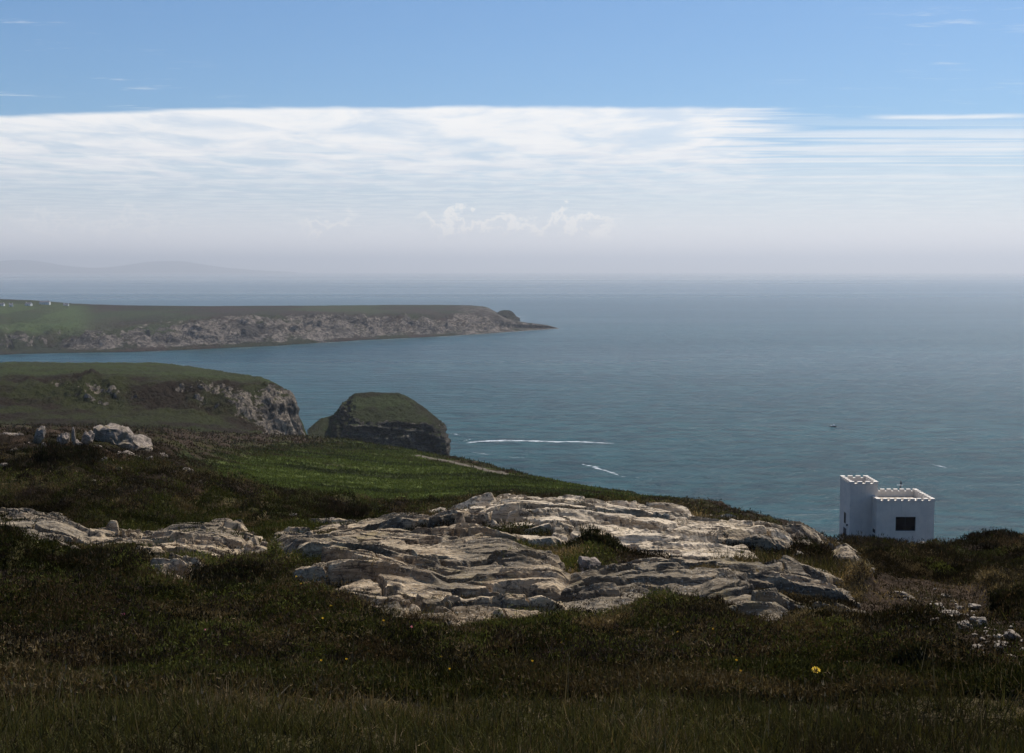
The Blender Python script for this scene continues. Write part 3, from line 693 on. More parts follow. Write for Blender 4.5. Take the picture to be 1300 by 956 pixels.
# ------------------------------------------------------------------ small mesh builder
class MB:
    def __init__(s): s.v, s.f = [], []
    def add(s, vs, fs):
        k = len(s.v); s.v += [tuple(v) for v in vs]; s.f += [tuple(i + k for i in f) for f in fs]
    def box(s, x0, x1, y0, y1, z0, z1):
        s.add([(x0,y0,z0),(x1,y0,z0),(x1,y1,z0),(x0,y1,z0),(x0,y0,z1),(x1,y0,z1),(x1,y1,z1),(x0,y1,z1)],
              [(0,3,2,1),(4,5,6,7),(0,1,5,4),(1,2,6,5),(2,3,7,6),(3,0,4,7)])
    def tube(s, a, b, r0, r1, n=8):
        a, b = Vector(a), Vector(b); q = (b - a).to_track_quat('Z', 'Y'); vs = []
        for p, r in ((a, r0), (b, r1)):
            for i in range(n): t = 2 * math.pi * i / n; vs.append(p + q @ Vector((math.cos(t) * r, math.sin(t) * r, 0)))
        fs = [(i, (i + 1) % n, n + (i + 1) % n, n + i) for i in range(n)] + [tuple(range(n))[::-1], tuple(range(n, 2 * n))]
        s.add(vs, fs)
    def loftrings(s, rings, cap=True):
        n = len(rings[0]); vs = [p for r in rings for p in r]; fs = []
        for k in range(len(rings) - 1):
            for i in range(n): fs.append((k*n+i, k*n+(i+1) % n, (k+1)*n+(i+1) % n, (k+1)*n+i))
        if cap: fs += [tuple(range(n))[::-1], tuple(range((len(rings)-1)*n, len(rings)*n))]
        s.add(vs, fs)
    def build(s, name, mat, parent=None, smooth=False, bevel=0):
        me = bpy.data.meshes.new(name); me.from_pydata(s.v, [], s.f); me.update()
        me.materials.append(mat)
        if smooth:
            for p in me.polygons: p.use_smooth = True
        o = link(name, me, parent)
        if bevel:
            b = o.modifiers.new('bevel', 'BEVEL'); b.width = bevel; b.segments = 2
        return o

# ------------------------------------------------------------------ white castellated tower
def mat_white():
    m, n, b = new_mat('white_masonry_paint')
    tc = n.node('ShaderNodeTexCoord'); o = tc.outputs['Object']
    a = n.noise(o, .9, 5, .6); st = n.noise(n.vmul(o, (5, 5, .35)), 1.0, 5, .6); fn = n.noise(o, 9, 4, .7)
    c = n.mix(n.ss(a, .35, .65), (.80, .71, .60), (.71, .63, .54))
    c = n.mix(n.ss(st, .52, .75, 0, .3), c, (.46, .43, .38))
    c = n.mix(n.ss(n.noise(o, 2.3, 6, .7), .58, .68, 0, .35), c, (.50, .48, .40))
    n.put(b.inputs['Base Color'], c); b.inputs['Roughness'].default_value = .8
    br = n.node('ShaderNodeTexBrick'); n.put(br.inputs['Vector'], n.comb(n.m('ADD', n.sep(o)[0], n.sep(o)[1]), n.sep(o)[2], 0))
    br.inputs['Scale'].default_value = 1.0; br.inputs['Brick Width'].default_value = .5; br.inputs['Row Height'].default_value = .24; br.inputs['Mortar Size'].default_value = .012
    n.put(b.inputs['Normal'], bump(n, n.m('ADD', fn, n.m('MULTIPLY', br.outputs['Fac'], -.8)), .5, .03))
    return m
M_WHITE = mat_white(); M_ROOF = mat_plain('roof_felt', (.36, .31, .25), .9, .1, .25, 2); M_DARK = mat_plain('dark_blue_paint', (.02, .03, .05), .5, .4, .1)
M_GLASS, n, b = new_mat('window_glass'); b.inputs['Base Color'].default_value = (.006, .009, .013, 1); b.inputs['Roughness'].default_value = .12; b.inputs['Specular IOR Level'].default_value = .35
M_FRAME = mat_plain('dark_frame', (.03, .035, .04), .5, .3, .1); M_GREY = mat_plain('galvanised', (.35, .36, .37), .45, .5, .1)
Ym = 125.0
fl = atY(1113.4, 633.7, Ym); frr = atY(1186.6, 633.7, Ym)
MX0, MX1, MZ = fl[0], frr[0], fl[2]; MD = 5.85; ZB = MZ - 7.5
tY = Ym + 1.7; tl = atY(1079.5, 612, tY); tr_ = atY(1114.6, 612, tY); TX0, TX1, TZ = tl[0], tr_[0], tl[2]; TDp = 3.9
tower = empty('castellated_tower', ((MX0 + MX1) / 2, Ym + MD / 2, ground_z((MX0 + MX1) / 2, Ym) - .3))
tag(tower, 'white castellated building with a taller stair turret on the clifftop at right', 'building')
T0 = np.array(tower.location)
def loc(m, name, mat, parent=tower, **k):
    m.v = [(v[0] - T0[0], v[1] - T0[1], v[2] - T0[2]) for v in m.v]
    return m.build(name, mat, parent, **k)
def shell(x0, x1, y0, y1, zb, zt, th, roofz):
    m = MB(); m.box(x0, x1, y0, y0 + th, zb, zt); m.box(x0, x1, y1 - th, y1, zb, zt)
    m.box(x0, x0 + th, y0 + th, y1 - th, zb, zt); m.box(x1 - th, x1, y0 + th, y1 - th, zb, zt); return m
MER = .27
# main walls with a real window opening in the front
w0 = atY(1137.2, 656.3, Ym); w1 = atY(1162.2, 674.2, Ym); WX0, WX1, WZ1, WZ0 = w0[0], w1[0], w0[2], w1[2]
zt = MZ - MER; th = .38
m = MB(); y0, y1 = Ym, Ym + MD
m.box(MX0, WX0, y0, y0 + th, ZB, zt); m.box(WX1, MX1, y0, y0 + th, ZB, zt); m.box(WX0, WX1, y0, y0 + th, ZB, WZ0); m.box(WX0, WX1, y0, y0 + th, WZ1, zt)
m.box(MX0, MX1, y1 - th, y1, ZB, zt); m.box(MX0, MX0 + th, y0 + th, y1 - th, ZB, zt); m.box(MX1 - th, MX1, y0 + th, y1 - th, ZB, zt)
loc(m, 'wall', M_WHITE)
def merlons(x0, x1, y0, y1, z0, z1, nx, ny, th, out=.05):
    m = MB(); e = .004
    # string course just under the crenels
    for (a, b_, c, d_) in ((x0 - out, x1 + out, y0 - out, y0 + th), (x0 - out, x1 + out, y1 - th, y1 + out), (x0 - out, x0 + th, y0 + th, y1 - th), (x1 - th, x1 + out, y0 + th, y1 - th)):
        m.box(a, b_, c, d_, z0 + e, z0 + .09)
    z0 = z0 + .093
    px = (x1 - x0) / nx; py = (y1 - y0) / ny
    def cells(n_, p, a0, a1):
        # merlons at both ends, crenels between
        cw = p * .36; mw = (a1 - a0 - n_ * cw) / (n_ + 1); return [(a0 + i * (mw + cw), a0 + i * (mw + cw) + mw) for i in range(n_ + 1)]
    for a, b_ in cells(nx, px, x0 - out, x1 + out):
        for (c, d_) in ((y0 - out, y0 + th), (y1 - th, y1 + out)): m.box(a, b_, c, d_, z0, z1)
    for a, b_ in cells(ny, py, y0 + th + .01, y1 - th - .01):
        for (c, d_) in ((x0 - out, x0 + th), (x1 - th, x1 + out)): m.box(c, d_, a, b_, z0, z1)
    return m
loc(merlons(MX0, MX1, y0, y1, zt, MZ + .05, 8, 6, th), 'parapet', M_WHITE)
m = MB(); m.box(MX0 + th + .003, MX1 - th - .003, y0 + th + .003, y1 - th - .003, zt - .70, zt - .55); loc(m, 'roof', M_ROOF)
m = MB(); m.box(MX1 - 2.2, MX1 - 1.2, y0 + .9, y0 + 2.6, zt - .547, zt - .15); loc(m, 'roof_hatch', M_WHITE, bevel=.03)
m = MB(); m.box(WX0, WX1, y0 + .16, y0 + .18, WZ0, WZ1); wp = loc(m, 'window', M_GLASS)
m = MB(); fwd = .07
m.box(WX0, WX1, y0 + .10, y0 + .158, WZ0, WZ0 + fwd); m.box(WX0, WX1, y0 + .10, y0 + .158, WZ1 - fwd, WZ1); m.box(WX0, WX0 + fwd, y0 + .10, y0 + .158, WZ0 + fwd, WZ1 - fwd); m.box(WX1 - fwd, WX1, y0 + .10, y0 + .158, WZ0 + fwd, WZ1 - fwd)
xm = (WX0 + WX1) / 2; m.box(xm - .025, xm + .025, y0 + .10, y0 + .158, WZ0 + fwd, WZ1 - fwd); loc(m, 'frame', M_FRAME, wp)
m = MB(); m.box(WX0 - .06, WX1 + .06, y0 - .06, y0 + .095, WZ0 - .09, WZ0 - .003); loc(m, 'sill', M_WHITE, wp)
# side door and small window on the short left return of the main block
for (za, zb_, nm, ya, yb) in ((679, 691, 'door', .35, 1.25), (671.5, 676, 'window', .45, 1.15)):
    a = atY(1111, za, Ym + .8)[2]; b2 = atY(1111, zb_, Ym + .8)[2]
    m = MB(); m.box(MX0 - .035, MX0 - .003, y0 + ya, y0 + yb, b2, a); p_ = loc(m, nm, M_DARK if nm == 'door' else M_GLASS)
    if nm == 'door':
        m = MB(); m.tube((MX0 - .075, y0 + ya + .12, (a + b2) / 2), (MX0 - .036, y0 + ya + .12, (a + b2) / 2), .03, .03); loc(m, 'handle', M_GREY, p_)
# turret
zt2 = TZ - MER; th2 = .34
m = shell(TX0, TX1, tY, tY + TDp, ZB, zt2, th2, 0); loc(m, 'turret_wall', M_WHITE)
loc(merlons(TX0, TX1, tY, tY + TDp, zt2, TZ + .05, 3, 4, th2), 'turret_parapet', M_WHITE)
m = MB(); m.box(TX0 + th2 + .003, TX1 - th2 - .003, tY + th2 + .003, tY + TDp - th2 - .003, zt2 - .55, zt2 - .4); loc(m, 'turret_roof', M_ROOF)
for (za, zb_, nm, ya, yb) in ((670, 687, 'door', 1.2, 2.2), (650.5, 664, 'window', 1.45, 1.95)):
    a = atY(1075, za, tY + 1.7)[2]; b2 = atY(1075, zb_, tY + 1.7)[2]
    m = MB(); m.box(TX0 - .035, TX0 - .003, tY + ya, tY + yb, b2, a); p_ = loc(m, nm, M_DARK if nm == 'door' else M_GLASS)
    if nm == 'window':
        m = MB(); m.box(TX0 - .055, TX0 - .036, tY + ya, tY + ya + .06, b2, a); m.box(TX0 - .055, TX0 - .036, tY + yb - .06, tY + yb, b2, a); loc(m, 'frame', M_FRAME, p_)
m = MB(); m.box(TX0 - .16, TX0 - .003, tY + .62, tY + .78, atY(1077, 667.5, tY + .7)[2], atY(1077, 666, tY + .7)[2] + .06); loc(m, 'wall_lamp', M_DARK)

# ------------------------------------------------------------------ gulls, boat
M_BW = mat_plain('white_feathers', (.8, .8, .78), .8, .2, .05, 20); M_BG = mat_plain('dark_wing_feathers', (.035, .035, .04), .8, .2, .1, 20); M_BEAK = mat_plain('beak', (.6, .35, .05), .5, .3, .1)
def gull(loc_, rz, label, bank):
    g = empty('seabird', loc_, rz); tag(g, label, 'bird'); g.rotation_euler = (bank, 0, rz)
    m = MB(); rings = []
    for t, r in ((-.30, .004), (-.22, .035), (-.1, .062), (.03, .068), (.13, .05), (.19, .042), (.235, .045), (.275, .03), (.29, .012)):
        rings.append([(t, math.cos(a) * r, math.sin(a) * r * .9 + (.01 if t > .15 else 0)) for a in np.linspace(0, 2 * math.pi, 12, endpoint=False)])
    m.loftrings(rings); m.build('body', M_BW, g, smooth=True)
    m = MB(); m.tube((.285, 0, .008), (.345, 0, -.004), .011, .003); m.build('beak', M_BEAK, g)
    m = MB(); m.loftrings([[(-.40, -.06, 0), (-.40, .06, 0), (-.40, .06, .006), (-.40, -.06, .006)], [(-.24, -.02, .004), (-.24, .02, .004), (-.24, .02, .014), (-.24, -.02, .014)]]); m.build('tail', M_BW, g)
    for s in (-1, 1):
        for nm, pts, mt in (('wing', [(0, .04, .13, -.07, .03), (.0, .30, .16, -.02, .11), (0, .48, .11, -.04, .12)], M_BG), ('wing_tip', [(0, .48, .11, -.04, .12), (0, .68, .01, -.10, .08)], M_BG)):
            m = MB(); rg = []
            for _, yy, xf, xb, zz in pts:
                q = [(xf, s * yy, zz), (xb, s * yy, zz - .004), (xb, s * yy, zz + .004), (xf, s * yy, zz + .014)]
                rg.append(q if s > 0 else q[::-1])
            m.loftrings(rg); m.build(nm, mt, g, smooth=False)
    return g
p = atY(1143, 616, Ym + 7.5); gull(tuple(p), R(-25), 'dark and white seabird flying just behind the parapet of the white tower', R(35))
bp = sea_xy(1058, 541.5)
boat = empty('boat', (bp[0], bp[1], 0), R(-20)); tag(boat, 'small white motor boat alone on the open sea above the tower', 'boat')
M_HULL = mat_plain('white_hull', (.8, .8, .8), .3, .5, .05); M_HD = mat_plain('dark_hull', (.03, .035, .045), .4, .4, .1)
m = MB(); rg = []
for t in np.linspace(-2.6, 2.6, 12):
    k = 1 if t < .6 else max(0.04, 1 - ((t - .6) / 2.0) ** 2); hw = .95 * k; zt_ = .62 + .10 * max(t, 0)
    rg.append([(t, -hw, zt_), (t, -hw * .9, .2), (t, -hw * .35, -.25 * k), (t, hw * .35, -.25 * k), (t, hw * .9, .2), (t, hw, zt_), (t, hw * .86, zt_ - .02), (t, hw * .7, .25), (t, -hw * .7, .25), (t, -hw * .86, zt_ - .02)])
m.loftrings(rg); m.build('hull', M_HD, boat)
m = MB(); m.loftrings([[(-.2, -.7, .5), (1.6, -.45, .66), (1.6, .45, .66), (-.2, .7, .5)], [(-.1, -.6, 1.5), (.7, -.45, 1.5), (.7, .45, 1.5), (-.1, .6, 1.5)]]); m.build('cabin', M_HULL, boat)
m = MB(); m.box(-2.3, -1.0, -.6, .6, .5, .78); m.build('deck_box', M_HULL, boat); m = MB(); m.box(-3.0, -2.55, -.2, .2, -.2, .95); m.build('outboard_motor', M_HD, boat)

# ------------------------------------------------------------------ cottages on the far headland
M_CW = mat_plain('cottage_wall', (.75, .73, .68), .8, .2, .06, .3); M_SLATE = mat_plain('slate_roof', (.14, .13, .14), .7, .3, .2, 1)
def cottage(px, py, L, W, Hh, rz, label, bright=True):
    d = Vector(ray(px, py)).normalized(); h = far_bvh.ray_cast(Vector((0, 0, H)), d)
    if h[0] is None: print('cottage miss', px, py); return
    c = empty('cottage', (h[0].x, h[0].y, h[0].z - .5), rz); tag(c, label, 'cottage')
    m = MB(); m.box(-L/2, L/2, -W/2, W/2, -2, Hh); m.add([(-L/2,-W/2,Hh),(-L/2,W/2,Hh),(-L/2,0,Hh+W*.35)], [(0,1,2)]); m.add([(L/2,-W/2,Hh),(L/2,W/2,Hh),(L/2,0,Hh+W*.35)], [(0,2,1)])
    m.build('wall', M_CW, c)
    m = MB(); k = .35
    for s in (-1, 1):
        a = [(-L/2-.3, s*(W/2+.4), Hh-.4*.7), (L/2+.3, s*(W/2+.4), Hh-.4*.7), (L/2+.3, 0, Hh+W*k+.05), (-L/2-.3, 0, Hh+W*k+.05)]
        m.add(a + [(q[0], q[1], q[2] + .22) for q in a], [(0,1,2,3),(4,7,6,5),(0,4,5,1),(1,5,6,2),(2,6,7,3),(3,7,4,0)])
    rf = m.build('roof', M_SLATE, c)
    for s in (-1, 1):
        m = MB(); m.box(s*(L/2-.9)-.45, s*(L/2-.9)+.45, -.5, .5, Hh+W*k-.6, Hh+W*k+1.3); m.build('chimney', M_CW, rf)
    for i in range(int(L // 4)):
        xx = -L/2 + 2 + i * 4
        m = MB(); m.box(xx-.5, xx+.5, -W/2-.06, -W/2-.01, 1.2, 2.5); m.build('window', M_GLASS, c)
    m = MB(); m.box(-.3, .7, -W/2-.09, -W/2-.062, 0, 2.1); m.build('door', M_DARK, c)
cottage(57, 386.5, 20, 7, 5.2, R(4), 'bright white long cottage, rightmost of the houses on the far headland')
cottage(36.5, 388, 12, 7, 4, R(-10), 'small white cottage on the far headland, left of the bright long one')
cottage(14, 389, 7, 6, 4, R(20), 'narrow pale cottage beside thin poles on the far headland')
cottage(1.5, 388, 12, 6, 3, R(0), 'low pale cottage at the very left edge of the far headland')
cottage(84, 388, 10, 6, 2.6, R(8), 'dim grey low building right of the bright cottage on the far headland')

# ------------------------------------------------------------------ worn path on the hill
def ground_hit(px, py, rmin=4, rmax=400):
    dx, dy, dz = ray(px, py); h = math.hypot(dx, dy); rs = np.geomspace(rmin, rmax, 3000)
    x = dx / h * rs; y = dy / h * rs; z = H + dz / h * rs; g = gq(x, y, Zg); i = np.argmax(z < g)
    if not (z < g).any(): i = len(rs) - 1
    return np.array([x[i], y[i], g[i]]), rs[i]
pp = np.array([ground_hit(p, q, 70)[0][:2] for p, q in ((530, 579), (545, 582), (565, 585.5), (585, 590), (605, 595), (625, 599.5), (645, 603))])
sg = np.r_[0, np.cumsum(np.linalg.norm(np.diff(pp, axis=0), axis=1))]; t = np.linspace(0, sg[-1], 260); c = np.stack([np.interp(t, sg, pp[:, 0]), np.interp(t, sg, pp[:, 1])], 1)
c_path = c.copy(); tg = np.gradient(c, axis=0); tg /= np.linalg.norm(tg, axis=1, keepdims=True); nn_ = np.stack([-tg[:, 1], tg[:, 0]], 1); Vp = []
wv = .75 + .2 * fbm(t * .3, t * 0, octv=2, seed=4)
zc_ = blur(gq(c[:, 0], c[:, 1], Zg)[:, None], 4, 0)[:, 0] + .35
for s in np.linspace(-1, 1, 7):
    q = c + nn_ * (wv * s)[:, None]; Vp.append(np.c_[q, np.maximum(gq(q[:, 0], q[:, 1], Zg) + .05, zc_ - .1 - .5 * abs(s) ** 4)])
me = mesh_np('path', np.concatenate(Vp), grid_faces(7, len(t)), mat_plain('worn_path', (.13, .105, .075), .95, .1, .25, .8), smooth=True)
o = link('path', me); tag(o, 'pale worn path crossing the green hillside', 'path', kind='structure')

# ------------------------------------------------------------------ boulders and loose stones
def icosphere(sub):
    t = (1 + 5 ** .5) / 2
    V = [(-1,t,0),(1,t,0),(-1,-t,0),(1,-t,0),(0,-1,t),(0,1,t),(0,-1,-t),(0,1,-t),(t,0,-1),(t,0,1),(-t,0,-1),(-t,0,1)]
    Fc = [(0,11,5),(0,5,1),(0,1,7),(0,7,10),(0,10,11),(1,5,9),(5,11,4),(11,10,2),(10,7,6),(7,1,8),(3,9,4),(3,4,2),(3,2,6),(3,6,8),(3,8,9),(4,9,5),(2,4,11),(6,2,10),(8,6,7),(9,8,1)]
    V = [np.array(v) / np.linalg.norm(v) for v in V]
    for _ in range(sub):
        c = {}; nf = []
        def mid(a, b):
            k = (min(a, b), max(a, b))
            if k not in c: m_ = V[a] + V[b]; V.append(m_ / np.linalg.norm(m_)); c[k] = len(V) - 1
            return c[k]
        for a, b, d in Fc: x_, y_, z_ = mid(a, b), mid(b, d), mid(d, a); nf += [(a,x_,z_),(b,y_,x_),(d,z_,y_),(x_,y_,z_)]
        Fc = nf
    return np.array(V), np.array(Fc)
ICO4 = icosphere(4); ICO5 = icosphere(5)
def stone(px, py, wpx, hpx, label, seed, mat=M_STONE, depth=1.0, tilt=0, rz=None, group=None, name='stone', cat='stone', r=None, rough=1.0, lift=.0, ico=None):
    if r is None: P3, rr_ = ground_hit(px, py + hpx * .45)
    else:
        x, y, _ = at(px, py + hpx * .45, r); P3 = np.array([x, y, ground_z(x, y)]); rr_ = r
    k = rr_ / F; sx = wpx * k / 2; sz = hpx * k / 2 * 1.15; sy = sx * depth
    V, Fc = (ico or ICO4); rg = np.random.default_rng(seed); V = V.copy()
    for _ in range(13):     # split faces
        nn2 = rg.normal(size=3); nn2 /= np.linalg.norm(nn2); d = rg.uniform(.55, .88); pr = V @ nn2; V = V - np.maximum(pr - d, 0)[:, None] * nn2 * .95
    V *= (1 + .10 * rough * fbm(V[:, 0] * 1.6 + seed, V[:, 1] * 1.6, V[:, 2] * 1.6, octv=5, seed=seed))[:, None]
    V[:, 2] += .07 * rough * np.sin(V[:, 2] * 9 + 3 * V[:, 0] + fbm(V[:, 0] * 2, V[:, 1] * 2, V[:, 2], octv=2, seed=seed) * 2)
    V /= np.abs(V).max(0); V = V * np.array([sx, sy, sz])
    o = link(name, mesh_np(name, V, Fc, mat, smooth=False))
    o.location = (P3[0], P3[1], P3[2] + sz * (.45 + lift)); o.rotation_euler = (rg.uniform(-.1, .1), R(tilt), math.atan2(-P3[0], P3[1]) + (rg.uniform(-.3, .3) if rz is None else R(rz)))
    tag(o, label, cat, group); return o
B = lambda px, py, w_, h_, *a, **k: stone(px, py, w_ * 1.1, h_ * 1.25, *a, name='boulder', cat='boulder', mat=M_RIDGE, ico=ICO5, rough=1.8, **k)
B(141, 554, 50, 27, 'rounded grey boulder on the heather ridge at left, largest of the ridge rocks', 1, r=84, tilt=8, lift=.15)
B(174, 552, 44, 22, 'sloping brown boulder touching the right side of the largest ridge rock', 2, r=86, tilt=14, lift=.15)
B(163, 573, 28, 11, 'flat grey slab just below the two big ridge boulders', 3, r=76, tilt=6)
B(35, 566, 10, 10, 'squarish pale block left of the leaning ridge slabs', 4, r=78)
B(49, 573, 11, 20, 'tall pale slab leaning right, at the left of the ridge rocks', 5, r=76, tilt=28, lift=.2)
B(82, 571, 15, 15, 'pale rugged block in the middle of the ridge rocks', 6, r=77, lift=.1)
B(94, 578, 5, 22, 'thin upright pale slab, narrowest of the ridge rocks', 7, r=75, tilt=-4, lift=.2)
B(110, 571, 14, 18, 'bright pale block tilted right beside the thin upright slab', 8, r=77, tilt=30, lift=.15)
B(124, 577, 12, 8, 'small pale stone right of the bright tilted block', 9, r=76)
B(67, 591, 8, 5, 'small pale stone low in the heather below the ridge rocks', 10, r=68)
B(8, 544, 36, 9, 'flat pale rock at the left edge high on the ridge', 11, r=100, lift=.3)
B(26, 554, 7, 5, 'small pale stone below the flat rock at the left edge', 12, r=92, lift=.3)
B(238, 601, 34, 15, 'pale pointed rock at the near left corner of the green field', 13, r=64, tilt=10, lift=.2)
B(215, 619, 22, 9, 'low pale rock in heather below the pointed rock of the field corner', 14, r=55, tilt=12, lift=.2)
B(234, 618, 6, 4, 'tiny pale stone right of the low pale rock near the field', 15, r=55, lift=.3)
for i_, (px, py, w_, h_, lab) in enumerate([(56, 566, 6, 6, 'small dark block between the squarish and the leaning ridge blocks'), (98, 563, 10, 6, 'low grey rock above the thin upright ridge slab'), (132, 584, 8, 5, 'small brown stone below the bright tilted ridge block'), (19, 573, 9, 6, 'small brown rock on the slope under the flat rock at the left edge'),
    (190, 583, 9, 5, 'small pale rock in heather below the sloping brown boulder'), (152, 596, 7, 4, 'lone pale stone in the dark heather under the flat grey slab'), (255, 612, 7, 4, 'tiny stone on the field edge right of the pointed rock'), (172, 624, 8, 4, 'lone small stone on the dark slope left of the low pale rock'),
    (118, 612, 7, 4, 'small stone on the open left slope below the ridge rocks'), (372, 655, 10, 4, 'small flat stone in heather above the left end of the big rock face'), (5, 592, 9, 6, 'dull brown rock at the left edge of the dark slope')]):
    B(px, py, w_, h_, lab, 300 + i_, lift=.25)
B(207, 571, 12, 6, 'small grey rock at the right foot of the ridge', 16, r=84, lift=.3)
B(330, 664, 24, 5, 'low pale rock showing through heather left of the ledged ridge', 17, r=27, lift=.3)
B(420, 652, 26, 8, 'small pale rock in dark heather above the big rock face', 18, r=27, lift=.4)
B(705, 738, 30, 22, 'dark wedge of rock in the hollow right of the big rock face', 19, r=13.5, tilt=-15)
B(745, 733, 34, 22, 'yellowish rounded rock beside the dark hollow between the outcrops', 20, r=13.8, lift=.1)
B(823, 717, 34, 9, 'flat-topped grey block at the upper edge of the low broad slab', 21, r=15.4, lift=.3)
B(893, 721, 36, 8, 'long grey block in the heather strip above the low broad slab', 22, r=16, lift=.3)
LST = [ # px,py,w,h,label,tilt,depth
 (1151,756,30,8,'long brown slab leaning in heather above the stony trail',20,.5,M_STONE), (1195,779,42,11,'widest pale slab of the stony trail',-8,.8,M_STONE),
 (1154,779,20,6,'pale flat stone left of the widest trail slab',5,.8,M_STONE), (1156,772,10,5,'small pale stone resting above the flat stone at the trail left',0,.8,M_STONE),
 (1192,768,12,7,'small pale block on top of the widest trail slab',0,.8,M_STONE), (1201,757,18,5,'thin pale splinter slab at the upper end of the trail',22,.5,M_STONE),
 (1218,771,9,4,'small pale stone just right of the widest trail slab',0,.8,M_STONE), (1238,770,15,7,'pale pointed stone above the square slab of the trail',10,.8,M_STONE),
 (1244,790,25,18,'large squarish brown slab in the middle of the trail',12,.9,M_STONE2 if False else M_STONE), (1225,796,20,16,'rough brown stone left of the squarish trail slab',5,.9,M_STONE),
 (1157,797,17,5,'pale flat stone in grass left of the stony trail',0,.8,M_STONE), (1092,802,28,8,'long pale flat stone in grass below the low broad slab',12,.6,M_STONE),
 (1120,788,7,5,'upper of two small pale stones beside the trail',0,.9,M_STONE), (1124,794,6,4,'lower of two small pale stones beside the trail',0,.9,M_STONE),
 (1284,805,20,16,'dark wedge-shaped stone with one bright face near the right edge',28,.8,M_STONE), (1268,808,12,5,'small pale stone just left of the dark wedge-shaped stone',0,.8,M_STONE),
 (1269,815,12,5,'pale stone below left of the dark wedge-shaped stone',0,.8,M_STONE), (1243,822,20,6,'pale oval stone at the lower end of the trail',-6,.8,M_STONE),
 (1254,816,9,4,'tiny pale stone above right of the pale oval stone',0,.8,M_STONE), (1247,812,7,4,'tiny pale stone above the pale oval stone',0,.8,M_STONE), (1235,826,9,4,'tiny pale stone left of the pale oval stone',0,.8,M_STONE),
 (1273,822,24,11,'flat grey slab lying below the dark wedge-shaped stone',5,.9,M_STONE), (1283,834,12,5,'pale flat stone low at the right edge of the trail',0,.8,M_STONE), (1298,826,12,8,'grey stone cut by the right edge of the picture',0,.8,M_STONE),
 (1080,844,19,13,'reddish split stone in the grass right of the yellow flower',30,.7,M_STONE_RED), (602,842,20,11,'lone pale stone half buried in the front grass',0,.8,M_STONE),
 (1014,703,14,5,'small pale stone in heather under the rounded hump',5,.8,M_STONE), (1106,724,10,6,'small grey stone right of the tilted slab near the tower',0,.8,M_STONE), (950,789,30,7,'flat brown stone at the foot of the low broad slab',4,.7,M_STONE), (985,797,26,7,'broken brown stone in grass right of the flat brown one',-6,.7,M_STONE),
 (842,797,12,4,'small pale chip of rock in the grass below the low broad slab',0,.8,M_STONE), (1216,800,7,4,'small pale pebble below the rough brown trail stone',0,.8,M_STONE),
 (1210,763,8,4,'little pale stone below the thin splinter slab',0,.8,M_STONE), (1228,781,8,4,'little pale stone between the widest slab and the squarish slab',0,.8,M_STONE), (1172,690,12,5,'pale stone in heather at the foot of the white tower',0,.8,M_STONE)]
for i, (px, py, w_, h_, lab, tl_, dp, mt) in enumerate(LST): stone(px, py, w_, h_, lab, 100 + i, tilt=tl_, depth=dp, mat=mt, lift=.15)
src = [stone(1228 + 9 * q, 801 + 5 * q, 8, 4, 'small pale stone, one of many strewn along the stony trail at lower right', 400 + q, group='small pale stones strewn along the trail', lift=.1, ico=icosphere(2)) for q in range(3)]
rgs = np.random.default_rng(77)
for i in range(52):
    t_ = rgs.uniform(0, 1); px = np.interp(t_, [0, .3, .6, 1], [1150, 1195, 1235, 1290]) + rgs.normal(0, 20); py = np.interp(t_, [0, .3, .6, 1], [757, 772, 790, 835]) + rgs.normal(0, 8)
    if px > 1310 or py > 862: continue
    P3, rr_ = ground_hit(px, py); o = src[i % 3].copy(); COL.objects.link(o); k_ = rgs.uniform(.35, 1.15)
    o.location = (P3[0], P3[1], P3[2] + .012); o.scale = (k_, k_ * rgs.uniform(.7, 1.1), k_); o.rotation_euler = (0, 0, rgs.uniform(0, 6.3))
# dark upright stone leaning out of the rock at the foot of the big face
o = stone(715, 768, 9, 20, 'small dark upright stone standing in a gap at the foot of the big rock face', 77, mat=mat_rock('dark_stone', (.07, .06, .055), (.05, .045, .04), (.03, .028, .026), 2), depth=.6, tilt=-14, r=11.3, lift=.35)

# ------------------------------------------------------------------ vegetation
def sprigs(P, size, up, colr, nb, seed, spread=.6, width=.16, jit=.5, curve=None):
    """each point grows nb slender blades; returns vertex, face, colour arrays"""
    rg = np.random.default_rng(seed); n_ = len(P)
    B_ = np.repeat(P, nb, 0); S = np.repeat(size, nb); C_ = np.repeat(colr, nb, 0)
    m = len(B_); th = rg.uniform(0, 2 * math.pi, m); tilt = np.abs(rg.normal(0, spread, m)) 
    d = np.stack([np.sin(tilt) * np.cos(th), np.sin(tilt) * np.sin(th), np.cos(tilt)], 1)
    L = S * rg.uniform(.55, 1.25, m); off = rg.normal(0, 1, (m, 3)) * (S * jit)[:, None]; off[:, 2] = np.abs(off[:, 2]) * up
    B_ = B_ + off; wd = rg.normal(0, 1, (m, 3)); wd -= (wd * d).sum(1, keepdims=True) * d; wd /= np.linalg.norm(wd, axis=1, keepdims=True)
    W = (L * width)[:, None] * wd
    tip = B_ + d * L[:, None]; V = np.stack([B_ - W, B_ + W, tip], 1).reshape(-1, 3)
    f = np.arange(3 * m).reshape(-1, 3); cc = C_ * rg.uniform(.55, 1.5, (m, 1)); cc = np.repeat(cc, 3, 0)
    return V, f, cc
def scatter(n_, r0, r1, seed, pa=(-120, 1420), near=0.0):
    rg = np.random.default_rng(seed); r = np.exp(rg.uniform(math.log(r0), math.log(r1), n_)); u = rg.uniform(0, 1, n_); r = np.where(rg.uniform(0, 1, n_) < near, 1 / (u / r0 + (1 - u) / r1), r); a = np.arctan((rg.uniform(*pa, n_) - 650) / F) * 1.03
    return r * np.sin(a), r * np.cos(a), r
